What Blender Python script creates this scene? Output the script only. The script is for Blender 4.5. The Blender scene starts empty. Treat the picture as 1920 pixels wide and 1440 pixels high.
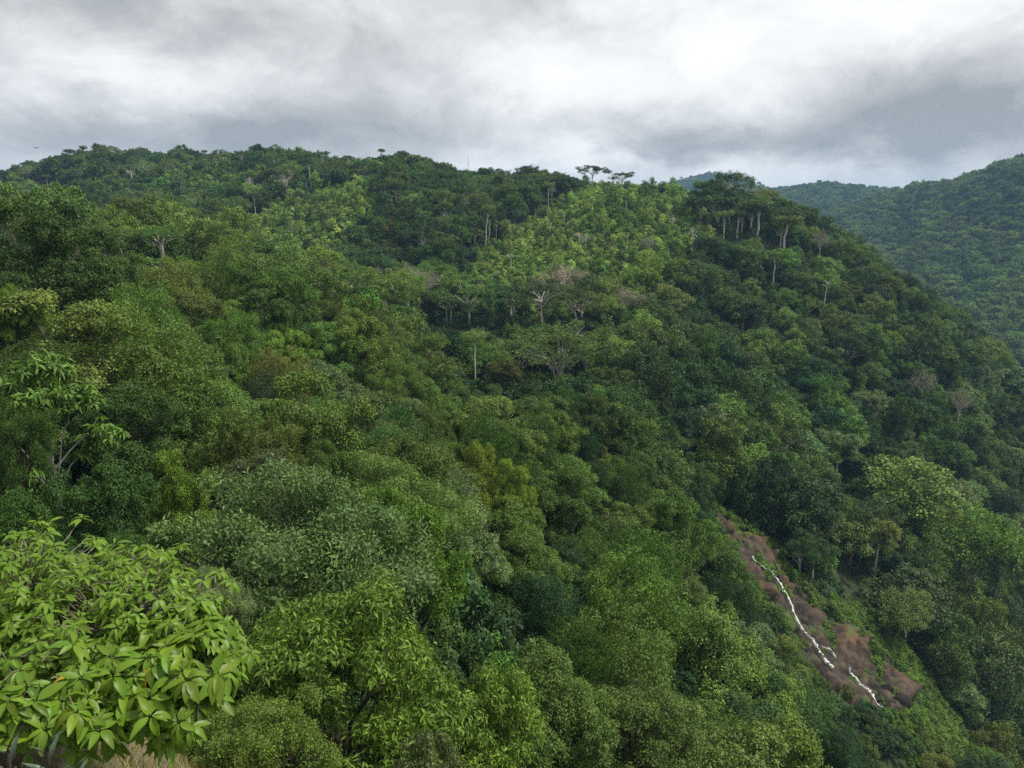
import bpy, bmesh, math, random
import numpy as np
from mathutils import Matrix, Vector

# ------------------------------------------------------------------ camera
scene = bpy.context.scene
COL = scene.collection
F = 1440.0                                   # focal length in pixels of the 1920 x 1440 photograph
PITCH = math.atan(320 / 1440.0)              # the camera looks this far below the horizontal
CP, SP = math.cos(PITCH), math.sin(PITCH)
cam_d = bpy.data.cameras.new('camera')
cam_d.sensor_fit = 'HORIZONTAL'
cam_d.sensor_width = 36.0
cam_d.lens = 36.0 * F / 1920.0
cam_d.clip_start = 0.05
cam_d.clip_end = 20000.0
cam = bpy.data.objects.new('camera', cam_d)
cam.location = (0, 0, 0)
cam.rotation_euler = (math.pi / 2 - PITCH, 0, 0)
COL.objects.link(cam)
scene.camera = cam

# ------------------------------------------------------------------ world: broken cloud over a Nishita sky
SUN_ELEV, SUN_AZ = math.radians(54), math.radians(82)     # azimuth clockwise from +Y (into the picture)
world = bpy.data.worlds.new('World')
scene.world = world
world.use_nodes = True
wn = world.node_tree.nodes
wl = world.node_tree.links
wn.clear()


def wmath(op, a, b=None, c=None, clamp=False):
    n = wn.new('ShaderNodeMath')
    n.operation = op
    n.use_clamp = clamp
    for i, v in enumerate((a, b, c)):
        if v is None:
            continue
        if isinstance(v, (int, float)):
            n.inputs[i].default_value = v
        else:
            wl.new(v, n.inputs[i])
    return n.outputs[0]


def wnoise(vec, scale, detail, rough, dist=0.0):
    n = wn.new('ShaderNodeTexNoise')
    n.inputs['Scale'].default_value = scale
    n.inputs['Detail'].default_value = detail
    n.inputs['Roughness'].default_value = rough
    n.inputs['Distortion'].default_value = dist
    wl.new(vec, n.inputs['Vector'])
    return n.outputs['Fac']


tc = wn.new('ShaderNodeTexCoord')
sep = wn.new('ShaderNodeSeparateXYZ')
wl.new(tc.outputs['Generated'], sep.inputs[0])
dx, dy, dz = sep.outputs
comb = wn.new('ShaderNodeCombineXYZ')                      # clouds lie flat: squeezed in height
wl.new(dx, comb.inputs[0])
wl.new(dy, comb.inputs[1])
wl.new(wmath('MULTIPLY', dz, 1.8), comb.inputs[2])
deck = comb.outputs[0]
big = wnoise(deck, 2.6, 7.0, 0.56, 0.25)
fine = wnoise(deck, 6.5, 9.0, 0.60, 0.5)
warp = wmath('SUBTRACT', wnoise(deck, 4.0, 5.0, 0.55, 0.2), 0.5)
warp2 = wmath('SUBTRACT', wnoise(deck, 11.0, 6.0, 0.6, 0.3), 0.5)
az = wmath('ADD', wmath('ARCTAN2', dx, dy), wmath('ADD', wmath('MULTIPLY', warp, 0.42), wmath('MULTIPLY', warp2, 0.16)))
el = wmath('ADD', wmath('ARCSINE', dz), wmath('ADD', wmath('MULTIPLY', warp2, 0.07), wmath('MULTIPLY', warp, 0.07)))


def px_dir(px, py):
    x, u = (px - 960) / F, (720 - py) / F
    v = Vector((x, CP + u * SP, -SP + u * CP)).normalized()
    return math.atan2(v.x, v.y), math.asin(v.z)


# cloud masses the sky shows: (px, py, half width px, half height px, thickness; negative = a bright thin place)
CLOUDS = [(120, 20, 330, 70, 0.26), (330, 150, 300, 60, -0.22), (330, 250, 520, 44, 0.30), (800, 190, 190, 60, 0.22),
          (930, 50, 220, 60, 0.10), (1480, 90, 300, 90, -0.27), (1300, 275, 230, 34, 0.34), (1640, 225, 240, 40, 0.24),
          (1880, 170, 130, 100, 0.40), (1000, 300, 130, 36, -0.30), (1090, 160, 120, 60, -0.10),
          (1560, 325, 400, 22, -0.10), (700, 100, 160, 60, 0.02)]
thick = wmath('ADD', wmath('MULTIPLY', wmath('SUBTRACT', big, 0.5), 1.0), wmath('MULTIPLY', wmath('SUBTRACT', fine, 0.5), 0.80))
for (bx_, by_, bw_, bh_, amp) in CLOUDS:
    a0, e0 = px_dir(bx_, by_)
    u = wmath('DIVIDE', wmath('SUBTRACT', az, a0), bw_ / F)
    v = wmath('DIVIDE', wmath('SUBTRACT', el, e0), bh_ / F)
    g = wmath('EXPONENT', wmath('MULTIPLY', wmath('ADD', wmath('MULTIPLY', u, u), wmath('MULTIPLY', v, v)), -1.0))
    thick = wmath('MULTIPLY_ADD', g, amp, thick)
ramp = wn.new('ShaderNodeValToRGB')
cr = ramp.color_ramp
cr.elements[0].position = 0.0
cr.elements[0].color = (0.88, 0.875, 0.86, 1)
cr.elements[1].position = 1.0
cr.elements[1].color = (0.29, 0.305, 0.32, 1)
for pos, colr in ((0.28, (0.77, 0.77, 0.765, 1)), (0.5, (0.60, 0.605, 0.61, 1)), (0.72, (0.435, 0.44, 0.445, 1))):
    e = cr.elements.new(pos)
    e.color = colr
wl.new(wmath('ADD', wmath('MULTIPLY', thick, 1.25), 0.46, clamp=True), ramp.inputs[0])
sky = wn.new('ShaderNodeTexSky')
sky.sky_type = 'NISHITA'
sky.sun_disc = False
sky.sun_elevation = SUN_ELEV
sky.sun_rotation = SUN_AZ
sky.air_density = 1.0
sky.dust_density = 1.5
skym = wn.new('ShaderNodeVectorMath')
skym.operation = 'SCALE'
skym.inputs['Scale'].default_value = 0.10
wl.new(sky.outputs[0], skym.inputs[0])
cover = wn.new('ShaderNodeMapRange')                       # only the thinnest places let the blue through
cover.inputs[1].default_value = -0.80
cover.inputs[2].default_value = -0.42
wl.new(thick, cover.inputs[0])
mixw = wn.new('ShaderNodeMix')
mixw.data_type = 'RGBA'
wl.new(wmath('MAXIMUM', cover.outputs[0], 0.55), mixw.inputs['Factor'])
wl.new(skym.outputs[0], mixw.inputs['A'])
wl.new(ramp.outputs[0], mixw.inputs['B'])
bg = wn.new('ShaderNodeBackground')
bg.inputs['Strength'].default_value = 0.75
wl.new(mixw.outputs['Result'], bg.inputs['Color'])
wo = wn.new('ShaderNodeOutputWorld')
wl.new(bg.outputs[0], wo.inputs['Surface'])

sun_d = bpy.data.lights.new('sun', 'SUN')
sun_d.energy = 2.7
sun_d.angle = math.radians(7)
sun_d.color = (1.0, 0.94, 0.82)
sun = bpy.data.objects.new('sun', sun_d)
sv = Vector((math.sin(SUN_AZ) * math.cos(SUN_ELEV), math.cos(SUN_AZ) * math.cos(SUN_ELEV), math.sin(SUN_ELEV)))
sun.rotation_euler = sv.to_track_quat('Z', 'Y').to_euler()
COL.objects.link(sun)

vs = scene.view_settings
vs.view_transform = 'Standard'
vs.look = 'None'
vs.exposure = 0.78
vs.gamma = 1.0
scene.render.engine = 'CYCLES'
cy = scene.cycles
cy.max_bounces = 4
cy.diffuse_bounces = 1
cy.glossy_bounces = 1
cy.transmission_bounces = 3
cy.volume_bounces = 1
cy.transparent_max_bounces = 4
cy.caustics_reflective = False
cy.caustics_refractive = False
cy.use_denoising = False
cy.sample_clamp_indirect = 2.0
cy.sample_clamp_direct = 5.0

rng = np.random.default_rng(7)
random.seed(7)

# ------------------------------------------------------------------ terrain
def P(px, py, d):
    """A point of the place, from where it stands in the photograph and how deep it lies."""
    rx, u = (px - 960) / F, (720 - py) / F
    return np.array([rx * d, d * (CP + u * SP), d * (-SP + u * CP)])


def project(p):
    p = np.asarray(p, float)
    x, y, z = p[..., 0], p[..., 1], p[..., 2]
    d = y * CP - z * SP
    return 960 + F * x / d, 720 - F * (y * SP + z * CP) / d, d


CTRL=[ # px,py (canopy surface), depth, canopy height above the ground
(250,1430,7.5,0),(100,1440,5.6,0),(350,1438,8.4,0),(-150,1440,5.2,0),(520,1500,10,2),
(640,1180,17,7),(560,930,26,9),(330,870,34,8),(60,690,33,10),(-150,700,33,10),(60,400,62,13),(-200,400,62,13),(240,580,62,10),(330,530,85,9),
(500,570,85,10),(560,690,72,9),(420,690,58,9),(700,650,88,9),(100,960,28,8),(200,900,31,8),
(780,960,30,9),(900,1300,21,8),(1060,1230,37,8),(800,1380,15,7),(1200,1330,42,8),
(1000,1000,58,9),(900,780,80,9),(1020,780,90,9),(700,800,58,9),(760,870,50,9),(1150,900,85,9),(1200,1050,70,9),(1350,1150,80,9),(1300,1280,58,9),(1150,1420,36,8),(1500,1400,66,9),(1450,1230,84,9),(1620,1400,88,8),
(1060,640,142,12),(1240,860,138,0),(1300,965,128,0),(1180,790,150,0),(1150,720,128,9),(1230,800,118,7),(1290,930,112,6),(1330,1010,110,4),(1420,1130,106,5),(1540,1280,100,6),
(1335,975,124,0),(1400,1050,121,0),(1450,1110,118,0),(1490,1180,115,0),(1540,1250,113,0),(1640,1330,110,0),(1710,1310,117,0),(1560,1130,127,1),(1620,1200,125,1),(1700,1270,121,1),(1790,1400,114,2),(1850,1470,110,2),
(1640,1100,142,1),(1590,1090,143,1),(1800,1080,150,14),(1880,1250,138,14),(1550,950,148,7),(1450,900,143,6),(1400,960,132,3),(1350,800,150,7),(1280,720,160,9),(1500,750,185,10),(1650,800,188,11),(1800,850,192,12),(1400,600,215,10),(1600,600,225,10),(1300,560,212,9),(1480,490,252,9),(1600,480,262,10),(1740,555,268,10),(1840,635,275,10),(1900,720,258,10),(1910,900,212,12),
(1420,447,268,0),(1340,440,262,3),(1500,420,285,8),(1390,395,290,9),
(880,605,190,1),(1010,612,186,1),(1090,602,190,1),(900,520,205,9),(1060,545,207,8),(700,560,150,9),(800,640,130,9),(620,520,150,9),(460,500,140,9),(300,445,125,10),(420,430,180,9),(200,405,170,10),(60,420,180,10),
(650,500,235,10),(560,440,262,7),
(-150,335,430,10),(0,321,430,9),(130,287,420,9),(330,286,410,9),(540,281,400,9),(100,375,330,7),(300,380,320,9),(450,350,345,8),(600,395,300,3),(680,355,310,3),(700,302,350,9),(770,295,340,9),(760,400,270,10),(850,330,340,9),(930,332,350,7),(1000,335,345,8),(1090,350,340,3),(1190,355,335,3),(1290,357,322,4),(1000,430,280,4),(1100,430,270,3),(1200,430,265,3),(1080,492,240,1),(950,488,242,2),(1250,480,240,4),
(880,330,1250,7),(1330,322,2350,8),(1270,336,2350,8),(1400,335,2300,8),(1450,362,1900,8),(1490,352,1520,8),(1540,342,1500,8),(1620,354,1480,8),(1690,358,1450,8),(1720,352,1020,8),(1770,342,950,8),(1850,317,870,8),(1920,297,850,8),(2100,250,830,8),
(1480,385,1300,8),(1560,405,1050,8),(1650,385,960,8),(1690,430,850,8),(1800,450,740,8),(1900,500,640,8),(1750,520,660,8),(1900,640,540,8),
(1330,400,2900,0),(1450,400,2800,0),(1540,400,1900,0),(1620,400,1900,0),(1700,400,1900,0),(1720,410,1200,0),(1770,415,1130,0),(1850,415,1060,0),(1920,415,1040,0),(2100,390,1020,0),(1920,390,1900,0),(2100,380,1900,0),(1800,400,2600,0),
(930,372,440,0),(1000,375,435,0),(1090,378,425,0),(1190,382,420,0),(1290,390,410,0),(0,350,520,0),(130,335,510,0),(330,335,500,0),(540,335,490,0),(700,345,440,0),(800,350,430,0),(860,365,430,0),
# hidden or outside the frame
(-150,470,560,0),(130,460,560,0),(330,460,560,0),(540,460,560,0),(770,455,560,0),(1000,450,560,0),(1190,440,560,0),
(880,440,800,0),(1100,430,900,0),(300,430,900,0),(600,430,1000,0),(1290,440,700,0),(1190,420,1500,0),(1050,400,2300,0),(700,400,2300,0),(300,390,2300,0),(-150,390,2300,0),(730,400,1250,0),(1000,400,1250,0),
(1400,460,450,0),(1540,520,430,0),(1680,640,420,0),(1820,740,420,0),(1930,850,380,0),(2100,900,380,0),(1380,430,1000,0),
(2150,760,260,9),(2150,1000,200,10),(2150,1300,150,10),(2150,560,560,8),(1950,1600,112,3),(1500,1700,70,3),(1100,1800,26,3),(700,1800,11,2),(1540,395,3300,0),(1920,395,3300,0),(2150,395,3300,0),(1000,400,3400,0),(0,395,3400,0)]


def _fit(lam=0.0015):
    X, E = [], []
    for px, py, d, h in CTRL:
        p = P(px, py, d)
        p[2] -= h
        r = math.hypot(p[0], p[1])
        X.append((math.atan2(p[0], p[1]) * 2.2, math.log(r)))
        E.append(p[2] / r)
    for a in (-75, -45, -20, 0, 25, 45, 75):
        for r, z in ((3, -4.4), (4.2, -4.7)):
            X.append((math.radians(a) * 2.2, math.log(r)))
            E.append(z / r)
    X, E = np.array(X), np.array(E)
    n = len(X)
    D = np.linalg.norm(X[:, None] - X[None], axis=2)
    A = np.zeros((n + 3, n + 3))
    A[:n, :n] = np.where(D > 0, D * D * np.log(D + 1e-12), 0) + np.eye(n) * lam
    A[:n, n] = 1
    A[:n, n + 1:] = X
    A[n, :n] = 1
    A[n + 1:, :n] = X.T
    return X, np.linalg.solve(A, np.r_[E, 0, 0, 0])


TX, TW = _fit()


def ground(x, y):
    x, y = np.atleast_1d(np.asarray(x, float)), np.atleast_1d(np.asarray(y, float))
    r = np.maximum(np.hypot(x, y), 3.0)
    a = np.clip(np.arctan2(x, y), -0.75, 0.75) * 2.2
    q = np.stack([a, np.log(r)], -1)
    out = np.empty(len(q))
    n = len(TX)
    for i in range(0, len(q), 20000):
        s = q[i:i + 20000]
        D2 = ((s[:, None] - TX[None]) ** 2).sum(-1)
        out[i:i + 20000] = (0.5 * D2 * np.log(D2 + 1e-20)) @ TW[:n] + TW[n] + s @ TW[n + 1:]
    fold_ = np.clip((a / 2.2 - 0.14) / 0.1, 0, 1) * np.clip((r - 125) / 40, 0, 1) * np.clip((275 - r) / 50, 0, 1)      # gullies down the gorge wall
    bump = (np.sin(x * 0.11 + 1.3 * np.sin(y * 0.07)) * np.sin(y * 0.09 + 1.1 * np.sin(x * 0.05)) * 0.010
            + np.sin(x * 0.023 + 2.0) * np.sin(y * 0.019 + 0.7) * 0.012) * (0.35 + 1.1 * fold_) * np.clip((r - 60) / 200, 0, 1)
    return (out + bump * np.clip(300 / r, 0.3, 1)) * r


# ------------------------------------------------------------------ materials
def new_mat(name):
    m = bpy.data.materials.new(name)
    m.use_nodes = True
    m.node_tree.nodes.clear()
    return m, m.node_tree.nodes, m.node_tree.links


def node(ns, kind, **kw):
    n = ns.new(kind)
    for k, v in kw.items():
        setattr(n, k, v)
    return n


def leaf_material(name, gloss=0.16, rough=0.55, translucent=0.17, spread=0.42, patch=0.6, fixed=None, vein=False):
    """Leaf colour = the plant's own 'tint' x a value for each leaf, with younger, yellower patches."""
    m, ns, ln = new_mat(name)
    if fixed is None:
        at = node(ns, 'ShaderNodeAttribute', attribute_type='INSTANCER', attribute_name='tint')
        tint = at.outputs['Color']
    else:
        rgb = node(ns, 'ShaderNodeRGB')
        rgb.outputs[0].default_value = (*fixed, 1)
        tint = rgb.outputs[0]
    geo = node(ns, 'ShaderNodeNewGeometry')
    tcn = node(ns, 'ShaderNodeTexCoord')
    noi = node(ns, 'ShaderNodeTexNoise')
    noi.inputs['Scale'].default_value = 0.55
    noi.inputs['Detail'].default_value = 2.0
    ln.new(tcn.outputs['Object'], noi.inputs['Vector'])
    mr = node(ns, 'ShaderNodeMapRange')
    mr.inputs[3].default_value = 1.0 - spread
    mr.inputs[4].default_value = 1.0 + spread
    ln.new(geo.outputs['Random Per Island'], mr.inputs[0])
    vm = node(ns, 'ShaderNodeVectorMath', operation='SCALE')
    ln.new(tint, vm.inputs[0])
    ln.new(mr.outputs[0], vm.inputs['Scale'])
    young = node(ns, 'ShaderNodeVectorMath', operation='MULTIPLY')
    young.inputs[1].default_value = (1.28, 1.24, 0.8)
    ln.new(vm.outputs[0], young.inputs[0])
    fac = node(ns, 'ShaderNodeMapRange')
    fac.inputs[1].default_value = 0.45
    fac.inputs[2].default_value = 0.72
    fac.inputs[4].default_value = patch
    ln.new(noi.outputs['Fac'], fac.inputs[0])
    mx = node(ns, 'ShaderNodeMix', data_type='RGBA')
    ln.new(fac.outputs[0], mx.inputs['Factor'])
    ln.new(vm.outputs[0], mx.inputs['A'])
    ln.new(young.outputs[0], mx.inputs['B'])
    colour = mx.outputs['Result']
    if vein:
        uv = node(ns, 'ShaderNodeUVMap')
        sx = node(ns, 'ShaderNodeSeparateXYZ')
        ln.new(uv.outputs[0], sx.inputs[0])
        ab = node(ns, 'ShaderNodeMath', operation='ABSOLUTE')
        ln.new(sx.outputs[0], ab.inputs[0])
        rib = node(ns, 'ShaderNodeMath', operation='LESS_THAN')
        rib.inputs[1].default_value = 0.045
        ln.new(ab.outputs[0], rib.inputs[0])
        s1 = node(ns, 'ShaderNodeMath', operation='MULTIPLY_ADD')
        ln.new(ab.outputs[0], s1.inputs[0])
        s1.inputs[1].default_value = -0.55
        ln.new(sx.outputs[1], s1.inputs[2])
        s2 = node(ns, 'ShaderNodeMath', operation='SINE')
        s3 = node(ns, 'ShaderNodeMath', operation='MULTIPLY')
        s3.inputs[1].default_value = 62.0
        ln.new(s1.outputs[0], s3.inputs[0])
        ln.new(s3.outputs[0], s2.inputs[0])
        s4 = node(ns, 'ShaderNodeMath', operation='GREATER_THAN')
        s4.inputs[1].default_value = 0.9
        ln.new(s2.outputs[0], s4.inputs[0])
        s5 = node(ns, 'ShaderNodeMath', operation='MAXIMUM')
        ln.new(rib.outputs[0], s5.inputs[0])
        ln.new(s4.outputs[0], s5.inputs[1])
        s6 = node(ns, 'ShaderNodeMath', operation='MULTIPLY')
        s6.inputs[1].default_value = 0.28
        ln.new(s5.outputs[0], s6.inputs[0])
        pale = node(ns, 'ShaderNodeVectorMath', operation='MULTIPLY')
        pale.inputs[1].default_value = (1.5, 1.35, 1.6)
        ln.new(colour, pale.inputs[0])
        mv = node(ns, 'ShaderNodeMix', data_type='RGBA')
        ln.new(s6.outputs[0], mv.inputs['Factor'])
        ln.new(colour, mv.inputs['A'])
        ln.new(pale.outputs[0], mv.inputs['B'])
        colour = mv.outputs['Result']
    pb = node(ns, 'ShaderNodeBsdfPrincipled')
    pb.inputs['Roughness'].default_value = rough
    pb.inputs['Specular IOR Level'].default_value = gloss
    ln.new(colour, pb.inputs['Base Color'])
    tr = node(ns, 'ShaderNodeBsdfTranslucent')
    tb = node(ns, 'ShaderNodeVectorMath', operation='MULTIPLY')
    tb.inputs[1].default_value = (1.25, 1.3, 0.6)
    ln.new(colour, tb.inputs[0])
    ln.new(tb.outputs[0], tr.inputs['Color'])
    ms = node(ns, 'ShaderNodeMixShader')
    ms.inputs[0].default_value = translucent
    ln.new(pb.outputs[0], ms.inputs[1])
    ln.new(tr.outputs[0], ms.inputs[2])
    out = node(ns, 'ShaderNodeOutputMaterial')
    ln.new(ms.outputs[0], out.inputs['Surface'])
    return m


def noise_material(name, c1, c2, scale, rough=0.9, detail=6.0, c3=None, scale3=0.2, bump=0.0, stretch=(1, 1, 1), spec=0.2):
    m, ns, ln = new_mat(name)
    tcn = node(ns, 'ShaderNodeTexCoord')
    mp = node(ns, 'ShaderNodeMapping')
    mp.inputs['Scale'].default_value = stretch
    ln.new(tcn.outputs['Object'], mp.inputs['Vector'])
    n1 = node(ns, 'ShaderNodeTexNoise')
    n1.inputs['Scale'].default_value = scale
    n1.inputs['Detail'].default_value = detail
    n1.inputs['Roughness'].default_value = 0.6
    ln.new(mp.outputs[0], n1.inputs['Vector'])
    rp = node(ns, 'ShaderNodeValToRGB')
    rp.color_ramp.elements[0].position = 0.36
    rp.color_ramp.elements[0].color = (*c1, 1)
    rp.color_ramp.elements[1].position = 0.66
    rp.color_ramp.elements[1].color = (*c2, 1)
    ln.new(n1.outputs['Fac'], rp.inputs[0])
    colour = rp.outputs[0]
    if c3:
        n3 = node(ns, 'ShaderNodeTexNoise')
        n3.inputs['Scale'].default_value = scale3
        n3.inputs['Detail'].default_value = 4.0
        ln.new(tcn.outputs['Object'], n3.inputs['Vector'])
        f3 = node(ns, 'ShaderNodeMapRange')
        f3.inputs[1].default_value = 0.5
        f3.inputs[2].default_value = 0.62
        ln.new(n3.outputs['Fac'], f3.inputs[0])
        mx = node(ns, 'ShaderNodeMix', data_type='RGBA')
        ln.new(f3.outputs[0], mx.inputs['Factor'])
        ln.new(colour, mx.inputs['A'])
        mx.inputs['B'].default_value = (*c3, 1)
        colour = mx.outputs['Result']
    pb = node(ns, 'ShaderNodeBsdfPrincipled')
    pb.inputs['Roughness'].default_value = rough
    pb.inputs['Specular IOR Level'].default_value = spec
    ln.new(colour, pb.inputs['Base Color'])
    if bump:
        bp = node(ns, 'ShaderNodeBump')
        bp.inputs['Strength'].default_value = bump
        bp.inputs['Distance'].default_value = 0.3
        ln.new(n1.outputs['Fac'], bp.inputs['Height'])
        ln.new(bp.outputs[0], pb.inputs['Normal'])
    out = node(ns, 'ShaderNodeOutputMaterial')
    ln.new(pb.outputs[0], out.inputs['Surface'])
    return m


M_LEAF = leaf_material('forest_leaf')
M_LEAF_BIG = leaf_material('broad_leaf', gloss=0.3, rough=0.42, translucent=0.35, spread=0.2, patch=0.25, vein=True)
M_BARK = noise_material('dark_bark', (0.045, 0.04, 0.032), (0.12, 0.105, 0.085), 3.0, stretch=(1, 1, 0.3))
M_PALE = noise_material('pale_bark', (0.30, 0.275, 0.235), (0.60, 0.57, 0.50), 1.6, stretch=(1, 1, 0.4))
M_RED = noise_material('reddish_bark', (0.13, 0.075, 0.05), (0.26, 0.17, 0.12), 1.6, stretch=(1, 1, 0.4))
M_SOIL = noise_material('forest_soil', (0.018, 0.026, 0.010), (0.05, 0.06, 0.022), 0.35, c3=(0.035, 0.055, 0.014), scale3=0.05)

# ------------------------------------------------------------------ mesh helpers
def mesh_from(name, verts, quads, mats, mat_idx=None, uv=None, smooth=False):
    """verts (n,3), quads (m,4) or (m,3) numpy arrays -> a mesh."""
    me = bpy.data.meshes.new(name)
    verts = np.ascontiguousarray(verts, np.float32)
    quads = np.ascontiguousarray(quads, np.int32)
    k = quads.shape[1]
    me.vertices.add(len(verts))
    me.vertices.foreach_set('co', verts.ravel())
    me.loops.add(quads.size)
    me.loops.foreach_set('vertex_index', quads.ravel())
    me.polygons.add(len(quads))
    me.polygons.foreach_set('loop_start', np.arange(0, quads.size, k, dtype=np.int32))
    if uv is not None:
        lay = me.uv_layers.new(name='UVMap')
        lay.data.foreach_set('uv', np.ascontiguousarray(uv[quads.ravel()], np.float32).ravel())
    for m in mats:
        me.materials.append(m)
    if mat_idx is not None:
        me.polygons.foreach_set('material_index', np.ascontiguousarray(mat_idx, np.int32))
    if smooth:
        me.polygons.foreach_set('use_smooth', np.ones(len(quads), bool))
    me.update(calc_edges=True)
    me.validate()
    return me


def unit(v):
    return v / np.maximum(np.linalg.norm(v, axis=-1, keepdims=True), 1e-9)


def tube(path, radii, sides=6):
    """A tapered tube along a path of points."""
    path = np.asarray(path, float)
    n = len(path)
    t = unit(np.gradient(path, axis=0))
    ref = np.where(np.abs(t[:, 2:3]) > 0.9, np.array([[1.0, 0, 0]]), np.array([[0, 0, 1.0]]))
    a = unit(np.cross(t, ref))
    b = np.cross(t, a)
    ang = np.linspace(0, 2 * math.pi, sides, endpoint=False)
    ring = a[:, None] * np.cos(ang)[None, :, None] + b[:, None] * np.sin(ang)[None, :, None]
    v = (path[:, None] + ring * np.asarray(radii)[:, None, None]).reshape(-1, 3)
    f = []
    for i in range(n - 1):
        for j in range(sides):
            k = (j + 1) % sides
            f.append((i * sides + j, i * sides + k, (i + 1) * sides + k, (i + 1) * sides + j))
    return v, np.array(f)


def join(parts):
    vs_, fs_, o = [], [], 0
    for v, f in parts:
        vs_.append(v)
        fs_.append(f + o)
        o += len(v)
    return np.concatenate(vs_), np.concatenate(fs_)


def limb(rs, a, b, r0, r1, n=6, wob=0.10, sag=0.0, sides=6):
    a, b = np.asarray(a, float), np.asarray(b, float)
    t = np.linspace(0, 1, n)[:, None]
    L = np.linalg.norm(b - a)
    p = a + (b - a) * t
    w = np.cumsum(rs.normal(0, 1, (n, 3)), axis=0) * wob * L / n
    w -= t * w[-1]
    p = p + w
    p[:, 2] += sag * L * np.sin(t[:, 0] * math.pi)
    return tube(p, np.linspace(r0, r1, n), sides), p


def leaf_cloud(rs, lobes, n_clusters, per, leaf, aspect=0.5, spread=0.5, droop=0.2, upb=0.45, low=0.25, shell=0.72, jit=0.35, cut=0.62, lift=0.35, puffs=0):
    """Leaves in sprays over the lobes of a crown: (verts, quads)."""
    lobes = np.asarray(lobes, float)
    if puffs:                                    # each lobe is a heap of smaller puffs of foliage
        out = []
        for c in lobes:
            m = max(3, int(puffs * (0.7 + 0.6 * rs.random())))
            d = unit(rs.normal(size=(m * 3, 3)))
            d = d[(d[:, 2] > -0.35) | (rs.random(len(d)) < low)][:m]
            r = (0.24 + 0.26 * rs.random((len(d), 1)))
            out.append(np.c_[c[:3] + d * c[3:6] * (1.0 - 0.45 * r + 0.14 * rs.random((len(d), 1))), r * c[3:6] * [1.0, 1.0, 0.85]])
        lobes = np.concatenate(out)
    k = len(lobes)
    area = (lobes[:, 3] * lobes[:, 4] + lobes[:, 4] * lobes[:, 5] + lobes[:, 3] * lobes[:, 5])
    m = int(n_clusters * 2.2)
    li = rs.choice(k, m, p=area / area.sum())
    d = unit(rs.normal(size=(m, 3)))
    keep = (d[:, 2] > -0.3) | (rs.random(m) < low)
    li, d = li[keep], d[keep]
    ph = rs.random((k, 6)) * 6.28
    q = ph[li]
    wob = 1 + 0.16 * np.sin(d[:, 0] * 4 + q[:, 0]) * np.sin(d[:, 1] * 4 + q[:, 1]) + 0.13 * np.sin(d[:, 2] * 7 + q[:, 2] + d[:, 0] * 5) \
        + 0.08 * np.sin(d[:, 0] * 11 + q[:, 3]) * np.sin(d[:, 1] * 12 + q[:, 4])
    rad = (shell + (1.05 - shell) * np.sqrt(rs.random(len(d)))) * wob
    p = lobes[li, :3] + d * lobes[li, 3:6] * rad[:, None]
    rel = (p[:, None] - lobes[None, :, :3]) / lobes[None, :, 3:6]
    inside = (rel ** 2).sum(-1)
    inside[np.arange(len(p)), li] = 9
    keep = inside.min(1) > cut ** 2
    p, d = p[keep][:n_clusters], d[keep][:n_clusters]
    n = unit(d * (1 - upb) + np.array([0, 0, upb]) + rs.normal(0, jit, d.shape))
    ref = unit(rs.normal(size=d.shape))
    a = unit(np.cross(n, ref))
    b = np.cross(n, a)
    N = len(p)
    th = (np.arange(per)[None] / per * 6.283 + rs.random((N, 1)) * 6.283 + rs.normal(0, 0.35, (N, per)))
    t = a[:, None] * np.cos(th)[..., None] + b[:, None] * np.sin(th)[..., None]
    pos = p[:, None] + t * (spread * rs.random((N, per))[..., None]) + n[:, None] * (spread * 0.5 * rs.normal(0, 1, (N, per))[..., None])
    ld = unit(t + n[:, None] * lift * rs.random((N, per))[..., None] - np.array([0, 0, droop]) + rs.normal(0, 0.2, t.shape))
    pos, ld = pos.reshape(-1, 3), ld.reshape(-1, 3)
    nn = unit(np.repeat(n, per, 0) + rs.normal(0, 0.35, ld.shape))
    w = unit(np.cross(ld, nn))
    nn = np.cross(w, ld)
    L = (leaf * (0.65 + 0.7 * rs.random(len(pos))))[:, None]
    v = np.stack([pos, pos + ld * L * 0.45 + w * L * aspect * 0.5 + nn * L * 0.05, pos + ld * L - nn * L * 0.16,
                  pos + ld * L * 0.45 - w * L * aspect * 0.5 + nn * L * 0.05], 1).reshape(-1, 3)
    return v, np.arange(len(v)).reshape(-1, 4)


# ------------------------------------------------------------------ tree kinds
class Template:
    pass


TPL = {}


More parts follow.
